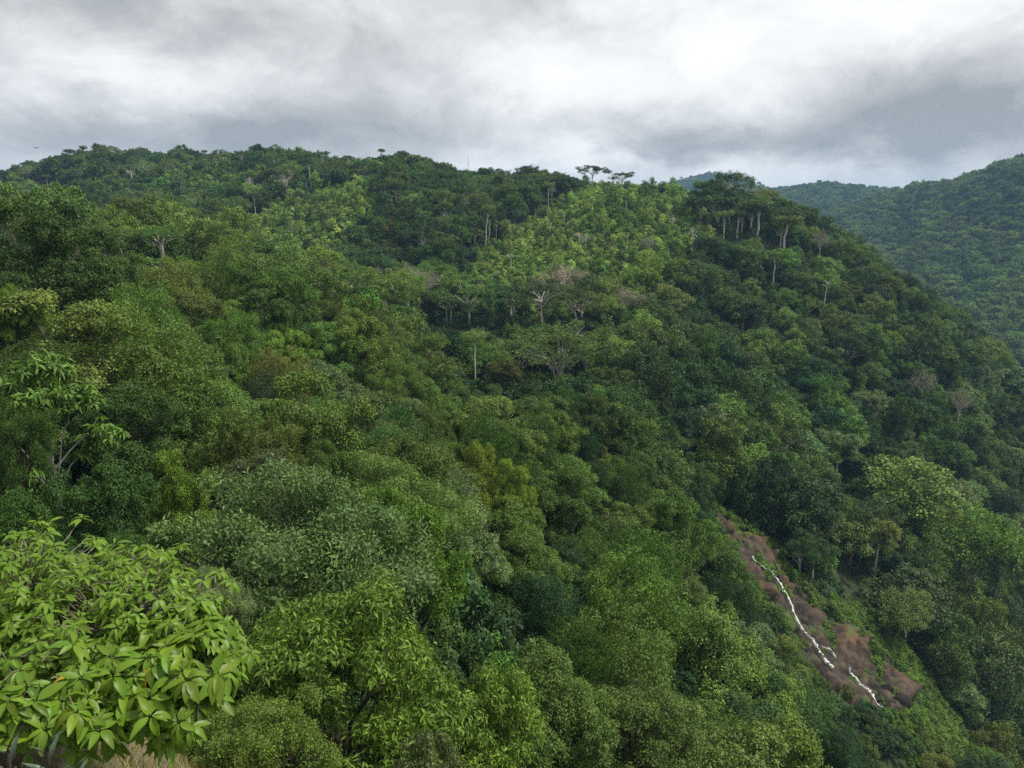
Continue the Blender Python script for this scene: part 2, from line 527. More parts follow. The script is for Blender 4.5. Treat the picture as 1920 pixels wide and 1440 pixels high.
def add_template(key, rs, lobes, trunk_top, trunk_r, bark, cl, limbs=True, twigs=0, leaning=0.0, trunk_wob=0.05, base_r=None, crown_mat=None, fork=1):
    lobes = np.asarray(lobes, float)
    T = Template()
    cv, cf = leaf_cloud(rs, lobes, **cl)
    parts = []
    top = np.array([leaning, 0.0, trunk_top])
    forks = []
    for q in range(fork):
        off = np.array([0.0, 0, 0]) if fork == 1 else np.array([math.cos(q * 6.28 / fork + 0.5), math.sin(q * 6.28 / fork + 0.5), 0]) * trunk_top * 0.16
        (tv, tf), path = limb(rs, (0, 0, -5), top + off, base_r or trunk_r * 1.25, trunk_r * 0.8, 9, trunk_wob)
        parts.append((tv, tf))
        forks.append(path)
    if limbs:
        for L_ in lobes:
            path = min(forks, key=lambda pp: np.hypot(*(pp[-1][:2] - L_[:2])))
            s = path[-1] * 0.97 if rs.random() < 0.6 else path[-3] * 0.6 + path[-1] * 0.4
            s = s if s[2] < L_[2] else path[-3]
            e = L_[:3] + np.array([0, 0, -0.1 * L_[5]])
            lr = trunk_r * (0.28 + 0.22 * rs.random())
            (lv, lf), pp = limb(rs, s, e, lr * 1.25, lr * 0.35, 7, 0.16, 0.13, 5)
            parts.append((lv, lf))
            for _ in range(twigs):
                e2 = L_[:3] + unit(rs.normal(size=3)) * L_[3:6] * 0.9 + np.array([0, 0, 0.25 * L_[5]])
                (lv, lf), _p = limb(rs, pp[3 + int(rs.random() * 2)], e2, lr * 0.45, lr * 0.12, 5, 0.2, 0, 4)
                parts.append((lv, lf))
    tv, tf = join(parts)
    T.crown_arr, T.trunk_arr, T.bark = (cv, cf), (tv, tf), bark
    T.cmat = crown_mat or M_LEAF
    T.W = float(2 * np.percentile(np.hypot(cv[:, 0], cv[:, 1]), 93))
    T.H = float(np.percentile(cv[:, 2], 98))
    T.zb = float(np.percentile(cv[:, 2], 3))
    T.crown = T.trunk = T.joined = None
    T.key = key
    TPL.setdefault(key.rstrip('0123456789'), []).append(T)
    return T


def tmesh(T):
    if T.crown is None:
        T.crown = mesh_from('crown_' + T.key, *T.crown_arr, [T.cmat])
        T.trunk = mesh_from('trunk_' + T.key, *T.trunk_arr, [T.bark], smooth=True)
    return T


def joined(T):
    if T.joined is None:
        v, f = join([T.crown_arr, T.trunk_arr])
        mi = np.r_[np.zeros(len(T.crown_arr[1]), int), np.ones(len(T.trunk_arr[1]), int)]
        T.joined = mesh_from('tree_' + T.key, v, f, [T.cmat, T.bark], mi)
    return T.joined


def dome_lobes(rs, R, z0, H, k, lr=(0.26, 0.44), flat=0.85, core=0.62):
    """Lobes over the upper part of an ellipsoid standing on z0."""
    out = [(0, 0, z0 + H * 0.42, R * core, R * core, H * 0.42)]
    for i in range(k):
        a = i * 2.399963 + rs.random() * 0.9
        t = (i + 0.5) / k
        el = math.acos(min(1, 1 - 1.15 * t)) if 1 - 1.15 * t > -1 else 1.7
        rr = R * 0.76 * math.sin(el) * (0.68 + 0.52 * rs.random())
        r = R * (lr[0] + (lr[1] - lr[0]) * rs.random())
        out.append((math.cos(a) * rr, math.sin(a) * rr, z0 + H * 0.35 + math.cos(el) * H * 0.5 + rs.normal(0, 0.10 * H), r, r, r * flat))
    return out


def plate_lobes(rs, R, z, k, thick, lr=(0.22, 0.36), cup=0.12):
    out = []
    for i in range(k):
        a = i * 2.399963 + rs.random() * 0.6
        rr = R * 0.84 * math.sqrt((i + 0.4) / k)
        r = R * (lr[0] + (lr[1] - lr[0]) * rs.random())
        out.append((math.cos(a) * rr, math.sin(a) * rr, z - cup * rr * rr / R + rs.normal(0, 0.55 * thick), r, r, thick * (0.8 + 0.5 * rs.random())))
    return out


def column_lobes(rs, R, z0, z1, k):
    out = []
    for i in range(k):
        t = i / (k - 1)
        a = i * 2.4 + rs.random()
        off = R * 0.35
        r = R * (0.62 + 0.25 * rs.random()) * (0.75 + 0.5 * math.sin(t * 2.6 + 0.3))
        out.append((math.cos(a) * off, math.sin(a) * off, z0 + (z1 - z0) * t, r, r, r * 1.15))
    return out


def make_templates():
    R = np.random.default_rng
    # mid-distance kinds: leaf sprays of about a third of a metre
    for i in range(5):
        rs = R(100 + i)
        lobes = dome_lobes(rs, 5.0, 3.2, 7.5 + rs.random() * 1.5, 11 + i)
        add_template('dome%d' % i, rs, lobes, 5.0, 0.26, M_BARK, dict(puffs=11, n_clusters=1900, per=6, leaf=0.38, aspect=0.52, spread=0.32, droop=0.25))
    for i in range(3):
        rs = R(120 + i)
        lobes = dome_lobes(rs, 5.4, 4.5, 4.6, 15 + i, (0.2, 0.34), 0.7, 0.5)
        add_template('wide%d' % i, rs, lobes, 4.8, 0.25, M_PALE, dict(puffs=8, n_clusters=1700, per=7, leaf=0.30, aspect=0.42, spread=0.36, droop=0.12, upb=0.6, low=0.15), twigs=1)
    for i in range(3):
        rs = R(140 + i)
        lobes = column_lobes(rs, 3.0, 2.2, 11.5, 7)
        add_template('column%d' % i, rs, lobes, 6.0, 0.24, M_BARK, dict(puffs=10, n_clusters=1700, per=6, leaf=0.38, aspect=0.55, spread=0.34, droop=0.9, upb=0.2, low=0.6), limbs=False)
    for i in range(4):
        rs = R(160 + i)
        lobes = plate_lobes(rs, 6.0, 10.8, 10 + 2 * i, 0.85, (0.14, 0.27), 0.4)
        add_template('umbrella%d' % i, rs, lobes, 7.6, 0.17, M_PALE, dict(puffs=7, n_clusters=820, per=7, leaf=0.32, aspect=0.4, spread=0.3, droop=0.1, upb=0.5, low=0.6), twigs=1, fork=1 + i % 2)
    for i in range(2):
        rs = R(180 + i)
        lobes = dome_lobes(rs, 6.0, 4.2, 5.6, 24, (0.15, 0.26), 0.75, 0.45)
        add_template('vase%d' % i, rs, lobes, 3.4, 0.12, M_PALE, dict(puffs=6, n_clusters=1500, per=7, leaf=0.27, aspect=0.34, spread=0.36, droop=0.0, upb=0.6, low=0.35), twigs=1, fork=3)
    for i in range(3):
        rs = R(200 + i)
        lobes = plate_lobes(rs, 2.7, 12.5, 6, 0.75, (0.36, 0.5), 0.25)
        add_template('slim%d' % i, rs, lobes, 11.0, 0.2, M_PALE, dict(n_clusters=360, per=6, leaf=0.36, aspect=0.45, spread=0.3, droop=0.1, upb=0.6, low=0.6), twigs=2)
    for i in range(3):
        rs = R(220 + i)
        lobes = dome_lobes(rs, 4.6, 6.0, 5.0, 9, (0.28, 0.42), 0.75, 0.5)
        add_template('tall%d' % i, rs, lobes, 8.2, 0.27, M_RED if i == 0 else M_PALE, dict(puffs=10, n_clusters=1400, per=6, leaf=0.36, aspect=0.5, spread=0.32, droop=0.2))
    # far kinds: few large sprays
    for i in range(5):
        rs = R(300 + i)
        lobes = dome_lobes(rs, 5.0, 2.4, 7.0, 9 + i, (0.26, 0.42), 0.8)
        add_template('far%d' % i, rs, lobes, 4.5, 0.28, M_BARK, dict(puffs=6, n_clusters=640, per=5, leaf=0.66, aspect=0.6, spread=0.45, droop=0.2), limbs=False)
    for i in range(2):
        rs = R(320 + i)
        lobes = plate_lobes(rs, 5.2, 9.4, 9, 0.8, (0.26, 0.38))
        add_template('farplate%d' % i, rs, lobes, 6.0, 0.26, M_PALE, dict(n_clusters=330, per=5, leaf=0.6, aspect=0.5, spread=0.5, droop=0.1, upb=0.7, low=0.5))
    # bushes and saplings
    for i in range(4):
        rs = R(340 + i)
        lobes = dome_lobes(rs, 1.7, -0.5, 2.6, 6, (0.32, 0.5), 0.9)
        add_template('bush%d' % i, rs, lobes, 1.0, 0.06, M_BARK, dict(puffs=5, n_clusters=230, per=6, leaf=0.32, aspect=0.5, spread=0.25, droop=0.3, low=0.5), limbs=False)
    for i in range(3):
        rs = R(350 + i)
        lobes = dome_lobes(rs, 1.7, -0.5, 2.6, 7, (0.3, 0.46), 0.9)
        add_template('thicket%d' % i, rs, lobes, 1.0, 0.06, M_BARK, dict(puffs=6, n_clusters=1000, per=6, leaf=0.16, aspect=0.48, spread=0.14, droop=0.3, low=0.5), limbs=False)
    for i in range(3):
        rs = R(360 + i)
        lobes = column_lobes(rs, 0.95, 1.5, 4.4, 4)
        add_template('sapling%d' % i, rs, lobes, 4.2, 0.06, M_PALE, dict(n_clusters=130, per=6, leaf=0.42, aspect=0.45, spread=0.25, droop=0.25, upb=0.4, low=0.6), limbs=False)
    # near kinds: true leaves
    for i in range(3):
        rs = R(400 + i)
        lobes = dome_lobes(rs, 4.0, 1.6, 7.0, 15 + 2 * i, (0.17, 0.34), 0.85, 0.5)
        add_template('nearbroad%d' % i, rs, lobes, 3.4, 0.2, M_BARK, dict(puffs=13, n_clusters=8600, per=6, leaf=0.15, aspect=0.45, spread=0.15, droop=0.3), twigs=1)
    for i in range(2):
        rs = R(410 + i)
        lobes = column_lobes(rs, 2.6, 1.6, 9.5, 8)
        add_template('nearcolumn%d' % i, rs, lobes, 5.0, 0.18, M_BARK, dict(puffs=14, n_clusters=7500, per=6, leaf=0.14, aspect=0.5, spread=0.15, droop=0.8, upb=0.25, low=0.6), limbs=False)
    rs = R(420)
    lobes = dome_lobes(rs, 4.6, 1.8, 7.0, 22, (0.18, 0.3), 0.9)
    add_template('nearfine0', rs, lobes, 2.8, 0.16, M_BARK, dict(puffs=8, n_clusters=7000, per=8, leaf=0.15, aspect=0.36, spread=0.24, droop=-0.1, upb=0.5, shell=0.62, jit=0.5), twigs=3, fork=3)
    rs = R(430)
    lobes = dome_lobes(rs, 2.8, 1.0, 6.4, 20, (0.22, 0.36), 0.9)
    add_template('neardroop0', rs, lobes, 3.2, 0.13, M_BARK, dict(puffs=10, n_clusters=6000, per=8, leaf=0.15, aspect=0.30, spread=0.13, droop=0.75, upb=0.4, lift=0.2), twigs=1)
    rs = R(431)
    lobes = dome_lobes(rs, 2.8, 1.0, 6.4, 22, (0.22, 0.34), 0.9)
    add_template('neardroop1', rs, lobes, 3.2, 0.13, M_BARK, dict(puffs=10, n_clusters=6000, per=8, leaf=0.15, aspect=0.30, spread=0.13, droop=0.75, upb=0.4, lift=0.2), twigs=1)
    # a tree with hand-shaped leaves at the ends of a few pale branches
    rs = R(440)
    lobes = [(0.3, 0, 7.4, 1.0, 1.0, 0.5), (-1.1, 0.4, 7.0, 0.9, 0.9, 0.45), (1.5, -0.4, 6.5, 0.9, 0.9, 0.45), (0.2, -1.3, 6.6, 0.8, 0.8, 0.4), (-1.9, -0.5, 5.8, 0.8, 0.8, 0.4),
             (2.3, 0.5, 5.2, 0.8, 0.8, 0.4), (-0.4, 1.3, 6.2, 0.8, 0.8, 0.4), (1.2, 0.9, 4.6, 0.7, 0.7, 0.35), (-0.9, -0.9, 4.4, 0.7, 0.7, 0.35)]
    add_template('palmate0', rs, lobes, 4.2, 0.1, M_PALE, dict(n_clusters=330, per=9, leaf=0.36, aspect=0.27, spread=0.02, droop=0.35, upb=0.85, low=0.9, shell=0.4, jit=0.2, cut=0.1, lift=0.1), twigs=1)
    # a bare crown: pale limbs and twigs, next to no leaves
    for i in range(4):
        rs = R(460 + i)
        lobes = dome_lobes(rs, 3.2, 5.0, 5.5, 9, (0.3, 0.42), 0.9, 0.4)
        add_template('bare%d' % i, rs, lobes, 6.5 + i, 0.26, M_PALE, dict(n_clusters=26, per=3, leaf=0.3, aspect=0.4, spread=0.3), twigs=7)
    for i in range(2):
        rs = R(480 + i)
        lobes = dome_lobes(rs, 4.2, 4.5, 5.0, 12, (0.24, 0.36), 0.85, 0.4)
        add_template('dry%d' % i, rs, lobes, 5.0, 0.2, M_PALE, dict(n_clusters=520, per=6, leaf=0.28, aspect=0.3, spread=0.4, droop=0.1), twigs=5)


make_templates()

# ------------------------------------------------------------------ the ground
def build_ground():
    fine_a = np.radians(np.linspace(-44, 44, 265))
    side = np.radians(np.linspace(50, 180, 14))
    ang = np.r_[-side[::-1], fine_a, side]
    rs_ = np.r_[0.0, np.exp(np.linspace(math.log(1.5), math.log(3600), 230))]
    A, Rr = np.meshgrid(ang, rs_, indexing='ij')
    x, y = (np.sin(A) * Rr).ravel(), (np.cos(A) * Rr).ravel()
    z = ground(x, y)
    n, m = len(ang), len(rs_)
    i, j = np.meshgrid(np.arange(n - 1), np.arange(m - 1), indexing='ij')
    q = np.stack([i * m + j, (i + 1) * m + j, (i + 1) * m + j + 1, i * m + j + 1], -1).reshape(-1, 4)
    me = mesh_from('ground', np.stack([x, y, z], -1), q[:, ::-1], [M_SOIL], smooth=True)
    o = bpy.data.objects.new('ground', me)
    COL.objects.link(o)
    o['kind'] = 'structure'
    o['label'] = 'steep forest soil under the trees, falling away into the gorge'
    return o


build_ground()


def hit(px, py, dmin=3.0, dmax=3000.0):
    """Where the ground shows at this place of the photograph."""
    d = np.exp(np.linspace(math.log(dmin), math.log(dmax), 900))
    pts = np.array([P(px, py, q) for q in d])
    g = ground(pts[:, 0], pts[:, 1])
    below = np.nonzero(pts[:, 2] < g)[0]
    i = below[0] if len(below) else len(d) - 1
    return pts[i], d[i]


def inside(poly, u, v):
    u, v = np.asarray(u, float), np.asarray(v, float)
    c = np.zeros(u.shape, bool)
    n = len(poly)
    for i in range(n):
        x1, y1 = poly[i]
        x2, y2 = poly[(i + 1) % n]
        cond = ((y1 > v) != (y2 > v)) & (u < (x2 - x1) * (v - y1) / (y2 - y1 + 1e-9) + x1)
        c ^= cond
    return c


# ------------------------------------------------------------------ the waterfall, its rock face and boulders
ROCK = [(1318, 955), (1365, 985), (1400, 1000), (1440, 1030), (1465, 1075), (1500, 1105), (1530, 1145), (1580, 1165), (1610, 1205), (1660, 1235), (1690, 1275), (1715, 1310),
        (1690, 1345), (1640, 1345), (1590, 1310), (1545, 1275), (1502, 1215), (1468, 1172), (1424, 1112), (1385, 1080), (1362, 1025)]
WINDOWS = [(815, 1120, 562, 612, 186), (1010, 1105, 645, 708, 146), (872, 908, 650, 706, 136), (1345, 1490, 398, 452, 268), (1580, 1668, 1035, 1102, 146), (1444, 1464, 488, 524, 238), (215, 325, 455, 490, 127)]
KEEP_OPEN = [(1310, 940), (1370, 975), (1450, 1020), (1480, 1075), (1540, 1120), (1640, 1120), (1700, 1230), (1760, 1300), (1850, 1440), (1700, 1440), (1635, 1345), (1560, 1275), (1500, 1215), (1450, 1170), (1390, 1120), (1350, 1090), (1335, 1000)]

# ------------------------------------------------------------------ which trees stand where
TINT = dict(dark=(0.056, 0.110, 0.026), deep=(0.040, 0.088, 0.029), mid=(0.092, 0.162, 0.034), olive=(0.126, 0.184, 0.043), yellow=(0.150, 0.250, 0.030),
            light=(0.122, 0.222, 0.040), silver=(0.130, 0.205, 0.080), grey=(0.23, 0.21, 0.165), fresh=(0.138, 0.232, 0.040), scrub=(0.240, 0.360, 0.078))
SKYLINE = np.array([(-300, 345), (0, 325), (60, 308), (110, 294), (150, 284), (210, 282), (260, 284), (330, 288), (420, 288), (480, 278), (560, 280), (600, 290), (640, 300), (690, 302), (730, 292), (770, 290), (810, 303), (850, 318), (900, 326), (960, 330),
                    (1000, 326), (1040, 328), (1075, 336), (1110, 346), (1200, 352), (1290, 352), (1330, 345), (1400, 352), (1440, 366), (1500, 382), (1560, 410), (1600, 450), (1660, 495), (1740, 545), (1800, 592), (1850, 628), (1920, 690), (2200, 800)], float)
FAR_LINE = np.array([(-300, 420), (820, 420), (850, 324), (880, 321), (915, 326), (935, 420), (1200, 420), (1270, 341), (1330, 326), (1400, 338), (1440, 353), (1480, 349), (1540, 338), (1600, 343), (1640, 350), (1700, 353), (1740, 345), (1780, 338), (1820, 320), (1860, 303), (1900, 294), (1930, 290), (2200, 240)], float)
LOOK = dict(dark='dark green', deep='blackish green', mid='mid green', olive='olive green', yellow='yellow-green', light='light green', silver='silvery green', grey='dry grey-brown', fresh='fresh green', scrub='pale green')
CLEAR = [[(385, 452), (540, 382), (690, 337), (715, 392), (655, 430), (580, 462), (440, 465)],
         [(960, 440), (1040, 388), (1100, 352), (1290, 356), (1345, 388), (1330, 430), (1240, 482), (1110, 505), (980, 545), (850, 548), (900, 480)],
         [(-60, 345), (110, 318), (150, 395), (60, 418), (-60, 418)]]

TREES = []      # dicts: x y z T s sz rot tint look d hero name u v(top) wpx hpx


def put(T, x, y, z, s, sz, tint, hero=False, kind='broadleaf_tree', note=None, rot=None, jit=0.16):
    tn = np.array(TINT[tint]) * (1 + rng.normal(0, jit)) * (1 + rng.normal(0, jit * 0.5, 3))
    u, v, d = project((x, y, z + T.H * sz))
    _, v2, _ = project((x, y, z + T.zb * sz))
    TREES.append(dict(x=x, y=y, z=z, T=T, s=s, sz=sz, rot=rng.random() * 6.283 if rot is None else rot, tint=tn, look=tint, d=float(d), el=1 + (0.05 if hero else 0.13) * float(np.clip(rng.normal(), -1.5, 1.5)), lean=(0.05 if hero else 0.09) * rng.normal(), hero=hero, kind=kind, note=note,
                      u=float(u), v=float(v), v2=float(v2), w=float(T.W * s * F / d)))


def pick(kind):
    L = TPL[kind]
    return L[int(rng.integers(len(L)))]


def hero(px, py_top, w, d, kind, tint, name='broadleaf_tree', note=None, base=None, idx=None, lo=0.6, hi=1.7, rot=None):
    """A tree the photograph lets one single out: crown centre, crown top, crown width in its pixels, depth; base = where its trunk meets the ground."""
    if d < 105 and kind in ('dome', 'wide'):
        kind, idx = 'nearbroad', None
    if d < 105 and kind == 'column':
        kind = 'nearcolumn'
    T = pick(kind) if idx is None else TPL[kind][idx]
    s = w * d / F / T.W
    top = P(px, py_top, d)
    if base is not None:
        zb = P(px, base, d)[2]
    else:
        zb = float(ground(top[0], top[1])[0])
    sz = min(max((top[2] - zb) / T.H, lo * s), hi * s)
    put(T, top[0], top[1], top[2] - T.H * sz, s, sz, tint, True, name, note, rot)


# near slope, left to right and front to back
hero(620, 1150, 430, 17, 'neardroop', 'light', note='with hanging leaflets, below the broad-leaved shrub', idx=0, hi=1.25)
hero(905, 1290, 290, 20, 'neardroop', 'fresh', note='with yellow shoots, at the foot of the picture', idx=1, hi=1.25)
hero(790, 1400, 200, 15, 'neardroop', 'silver', note='whose top just reaches over the lower edge', idx=0)
hero(1045, 1228, 250, 36, 'nearbroad', 'olive', note='with a smooth dome, above the lower edge', idx=0)
hero(1180, 1290, 240, 42, 'nearbroad', 'mid', idx=1)
hero(545, 915, 480, 26, 'nearfine', 'silver', note='with fine feathery leaves, broadest crown on the near slope', idx=0)
hero(760, 955, 230, 30, 'nearbroad', 'light', note='with yellowish shoot tips, beside the broad feathery one', idx=2)
hero(390, 1080, 130, 20, 'nearfine', 'silver', idx=0)
hero(470, 1340, 300, 14, 'nearfine', 'olive', note='small-leaved, directly behind the shrub', idx=0)
hero(330, 860, 150, 34, 'nearbroad', 'yellow', note='with a round crown, among dark neighbours', idx=1)
hero(195, 885, 210, 31, 'nearbroad', 'dark', idx=2)
hero(60, 945, 220, 27, 'nearbroad', 'dark', idx=0)
hero(250, 1000, 190, 24, 'nearbroad', 'dark', idx=1)
hero(75, 672, 210, 33, 'palmate', 'mid', 'palmate_leaved_tree', note='with pale branches and hand-shaped leaves', idx=0)
hero(20, 760, 150, 30, 'nearfine', 'mid', idx=0)
hero(240, 725, 250, 43, 'nearbroad', 'dark', idx=2)
hero(420, 790, 150, 42, 'nearbroad', 'olive', idx=0)
hero(510, 800, 190, 47, 'nearfine', 'olive', idx=0)
hero(470, 860, 170, 40, 'nearbroad', 'silver', idx=1)
hero(620, 850, 150, 44, 'nearbroad', 'mid', idx=2)
hero(60, 385, 250, 60, 'dome', 'dark', note='with a tall bulky crown, at the edge of the picture')
hero(165, 440, 190, 66, 'dome', 'dark')
hero(15, 545, 90, 46, 'nearbroad', 'yellow', idx=0)
hero(215, 555, 270, 60, 'nearfine', 'mid', note='with a sloping crown, in front of the tall bulky one')
hero(110, 600, 150, 52, 'column', 'dark')
hero(330, 640, 160, 66, 'dome', 'olive')
hero(510, 548, 140, 85, 'dome', 'dark', note='with a compact vivid crown, in front of the ravine')
hero(390, 700, 220, 60, 'wide', 'mid')
hero(570, 690, 190, 74, 'dome', 'silver')
hero(640, 620, 150, 90, 'dome', 'olive')
hero(450, 560, 130, 90, 'wide', 'fresh')
hero(340, 555, 170, 80, 'dome', 'olive')
hero(285, 640, 150, 58, 'dome', 'olive')
hero(740, 835, 220, 50, 'dome', 'mid', note='with a broad deep crown, in the middle of the slope')
hero(900, 845, 110, 66, 'dome', 'yellow', note='with a broad low crown, in the middle of the slope')
hero(960, 865, 80, 66, 'dome', 'yellow')
hero(915, 745, 190, 80, 'wide', 'olive')
hero(810, 720, 130, 82, 'dome', 'mid')
hero(700, 740, 120, 74, 'dome', 'mid')
hero(600, 575, 170, 120, 'dry', 'olive', 'thin_crowned_tree', note='with pale twigs and thin foliage, above the slope')
hero(820, 660, 120, 105, 'dry', 'olive', 'thin_crowned_tree')
hero(1395, 1175, 150, 78, 'dome', 'silver', note='beside the waterfall, topmost of the grey-green group')
hero(1435, 1235, 150, 76, 'dome', 'silver')
hero(1380, 1260, 150, 70, 'dome', 'silver')
hero(1470, 1310, 120, 74, 'dome', 'silver')
hero(1520, 1375, 130, 76, 'dome', 'deep')
hero(1300, 1180, 150, 72, 'dome', 'mid')
hero(1000, 1000, 160, 60, 'dome', 'mid')
hero(1090, 1010, 130, 66, 'column', 'mid')
hero(1180, 950, 140, 80, 'wide', 'olive')
hero(1240, 1020, 150, 78, 'wide', 'olive')
hero(1020, 1090, 150, 52, 'column', 'deep')
# plateau groves with pale trunks
hero(1050, 612, 230, 146, 'vase', 'mid', 'spreading_tree', note='with many pale limbs from one low fork', base=712, idx=0)
hero(975, 640, 130, 150, 'vase', 'mid', 'spreading_tree', base=705, idx=1)
hero(890, 622, 46, 136, 'slim', 'olive', 'slender_tree', note='with one pale straight trunk', base=712)
hero(880, 535, 150, 190, 'umbrella', 'dark', 'flat_topped_tree', base=612, idx=0)
hero(960, 535, 120, 192, 'umbrella', 'dark', 'flat_topped_tree', base=618, idx=1)
hero(1015, 532, 150, 187, 'umbrella', 'dark', 'flat_topped_tree', base=618, idx=2, note='with a forked white trunk, in the shady grove')
hero(1085, 548, 120, 188, 'umbrella', 'mid', 'flat_topped_tree', base=610, idx=3)
hero(840, 555, 90, 192, 'umbrella', 'dark', 'flat_topped_tree', base=615, idx=1)
hero(1060, 500, 120, 215, 'dry', 'grey', 'thin_crowned_tree', note='with bare brown twigs, behind the shady grove')
hero(1110, 520, 90, 205, 'dry', 'olive', 'thin_crowned_tree')
hero(235, 430, 110, 128, 'umbrella', 'mid', 'flat_topped_tree', base=492, idx=1, note='with forked grey limbs, in front of the far ridge')
hero(300, 425, 120, 126, 'umbrella', 'mid', 'flat_topped_tree', base=495, idx=3)
hero(385, 425, 130, 150, 'umbrella', 'dark', 'flat_topped_tree', base=475, idx=0)
hero(330, 485, 230, 105, 'umbrella', 'mid', 'flat_topped_tree', base=560, idx=2, note='with a broad shallow crown')
hero(470, 490, 150, 120, 'umbrella', 'mid', 'flat_topped_tree', base=545, idx=0)
# the skyline
hero(1110, 311, 64, 335, 'umbrella', 'dark', 'flat_topped_tree', base=358, idx=0, note='tallest against the sky above the clearing')
hero(1168, 324, 54, 332, 'umbrella', 'dark', 'flat_topped_tree', base=362, idx=2, note='against the sky, beside the tallest one')
hero(941, 317, 42, 345, 'umbrella', 'dark', 'flat_topped_tree', base=356, idx=1, note='with white trunks, on the skyline by the mast')
hero(988, 312, 40, 345, 'dome', 'dark', note='with a dark layered top, on the skyline')
hero(716, 279, 15, 345, 'slim', 'dark', 'slender_tree', base=312, note='with a tiny tuft of a crown above the ridge')
hero(1250, 342, 40, 322, 'dome', 'dark')
hero(1213, 340, 30, 325, 'dome', 'mid')
hero(205, 274, 40, 420, 'umbrella', 'olive', 'flat_topped_tree', base=310, note='with a pale crown on the far ridge')
hero(130, 280, 26, 420, 'slim', 'dark', 'slender_tree', base=312)
hero(1370, 324, 90, 278, 'umbrella', 'dark', 'flat_topped_tree', base=440, idx=2, note='highest crown over the white trunks', hi=2.6)
hero(1352, 345, 130, 276, 'wide', 'dark', base=440, hi=2.4)
hero(1395, 365, 90, 272, 'umbrella', 'dark', 'flat_topped_tree', base=446, idx=1, hi=2.4)
hero(1425, 375, 60, 268, 'slim', 'mid', 'slender_tree', base=450, note='with the whitest forked trunk on the brow', hi=2.4)
hero(1412, 380, 70, 270, 'slim', 'dark', 'slender_tree', base=448, hi=2.4)
hero(1384, 392, 50, 268, 'slim', 'mid', 'slender_tree', base=447, hi=2.4)
hero(1360, 395, 46, 268, 'slim', 'olive', 'slender_tree', base=450, hi=2.4)
hero(1475, 405, 60, 262, 'slim', 'olive', 'slender_tree', base=455, hi=2.4, note='standing apart at the end of the brow')
hero(1317, 340, 50, 280, 'slim', 'mid', 'slender_tree', base=425, hi=2.6)
hero(1455, 372, 90, 285, 'dome', 'dark')
hero(1430, 355, 60, 290, 'wide', 'olive')
hero(1490, 385, 80, 285, 'wide', 'dark')
hero(1535, 408, 70, 285, 'dome', 'dark')
# gorge wall
hero(1670, 622, 42, 226, 'dome', 'yellow', note='on the gorge wall, upper of the two yellow ones')
hero(1641, 655, 44, 216, 'dome', 'yellow', note='on the gorge wall, lower of the two yellow ones')
hero(1725, 692, 52, 210, 'dry', 'grey', 'thin_crowned_tree', note='dusty pink-grey, on the gorge wall')
hero(1803, 728, 44, 205, 'dry', 'grey', 'thin_crowned_tree', note='with pale branches, beside the dusty pink-grey one')
hero(1540, 432, 34, 262, 'dry', 'grey', 'thin_crowned_tree')
hero(1453, 472, 34, 238, 'slim', 'mid', 'slender_tree', base=528, note='with a tall bare trunk, below the brow', hi=2.2)
hero(1600, 978, 100, 147, 'tall', 'olive', 'tall_trunked_tree', base=1108, idx=0, note='with a thick reddish trunk above the waterfall', hi=2.0)
hero(1652, 975, 80, 146, 'tall', 'olive', 'tall_trunked_tree', base=1092, idx=1, note='with a slender pale trunk above the waterfall', hi=2.2)
hero(1700, 862, 170, 160, 'dome', 'mid')
hero(1830, 965, 160, 152, 'wide', 'light')
hero(1700, 1078, 150, 138, 'dome', 'dark')
hero(1880, 985, 80, 150, 'dome', 'silver')
hero(1870, 1205, 130, 130, 'dome', 'silver')
hero(1780, 1160, 100, 132, 'column', 'mid')
hero(1730, 1000, 120, 150, 'wide', 'mid')
hero(1590, 535, 70, 245, 'vase', 'mid', 'spreading_tree', base=585, idx=0)
hero(1860, 1130, 90, 136, 'dome', 'olive')
hero(1910, 690, 110, 255, 'dome', 'dark')
hero(1760, 1110, 90, 138, 'dome', 'mid')
hero(1210, 610, 130, 168, 'wide', 'olive', note='with layered pale foliage, at the top of the gorge wall')
hero(1290, 610, 60, 200, 'dome', 'olive')
for q_, (sx, sv_, sw, sk) in enumerate(((330, 279, 30, 'umbrella'), (412, 281, 28, 'umbrella'), (484, 272, 34, 'dome'), (520, 274, 40, 'dome'), (604, 283, 34, 'umbrella'), (652, 292, 30, 'umbrella'), (690, 294, 26, 'umbrella'),
                                  (752, 283, 20, 'slim'), (764, 286, 14, 'slim'), (802, 296, 34, 'dome'), (906, 315, 16, 'slim'), (1012, 320, 34, 'dome'), (1046, 322, 36, 'umbrella'), (60, 303, 26, 'umbrella'), (150, 281, 24, 'dome'), (258, 280, 34, 'umbrella'))):
    dd_ = 418 if sx < 420 else 398 if sx < 600 else 348
    hero(sx, sv_, sw, dd_, sk, 'dark' if q_ % 3 else 'mid', dict(umbrella='flat_topped_tree', slim='slender_tree').get(sk, 'broadleaf_tree'), base=sv_ + 34)
# pale snags and bare crowns
for (sx, sb, sh, sd) in ((350, 410, 40, 300), (358, 404, 34, 300), (466, 368, 36, 340), (535, 376, 52, 330), (692, 356, 46, 325), (684, 358, 34, 326), (1100, 486, 46, 250), (1087, 470, 36, 255), (245, 350, 32, 360),
                         (292, 322, 24, 395), (385, 424, 30, 280), (404, 345, 28, 370), (930, 442, 30, 275), (1205, 398, 26, 300), (958, 505, 30, 240), (1035, 386, 40, 320), (1300, 470, 44, 245), (1262, 440, 36, 255),
                         (1003, 400, 34, 310), (1550, 560, 36, 232), (180, 330, 26, 380), (560, 365, 24, 335)):
    hero(sx, sb - sh, sh * 0.62, sd, 'bare', 'grey', 'bare_tree', base=sb, lo=0.8, hi=2.0)

N_HERO = len(TREES)


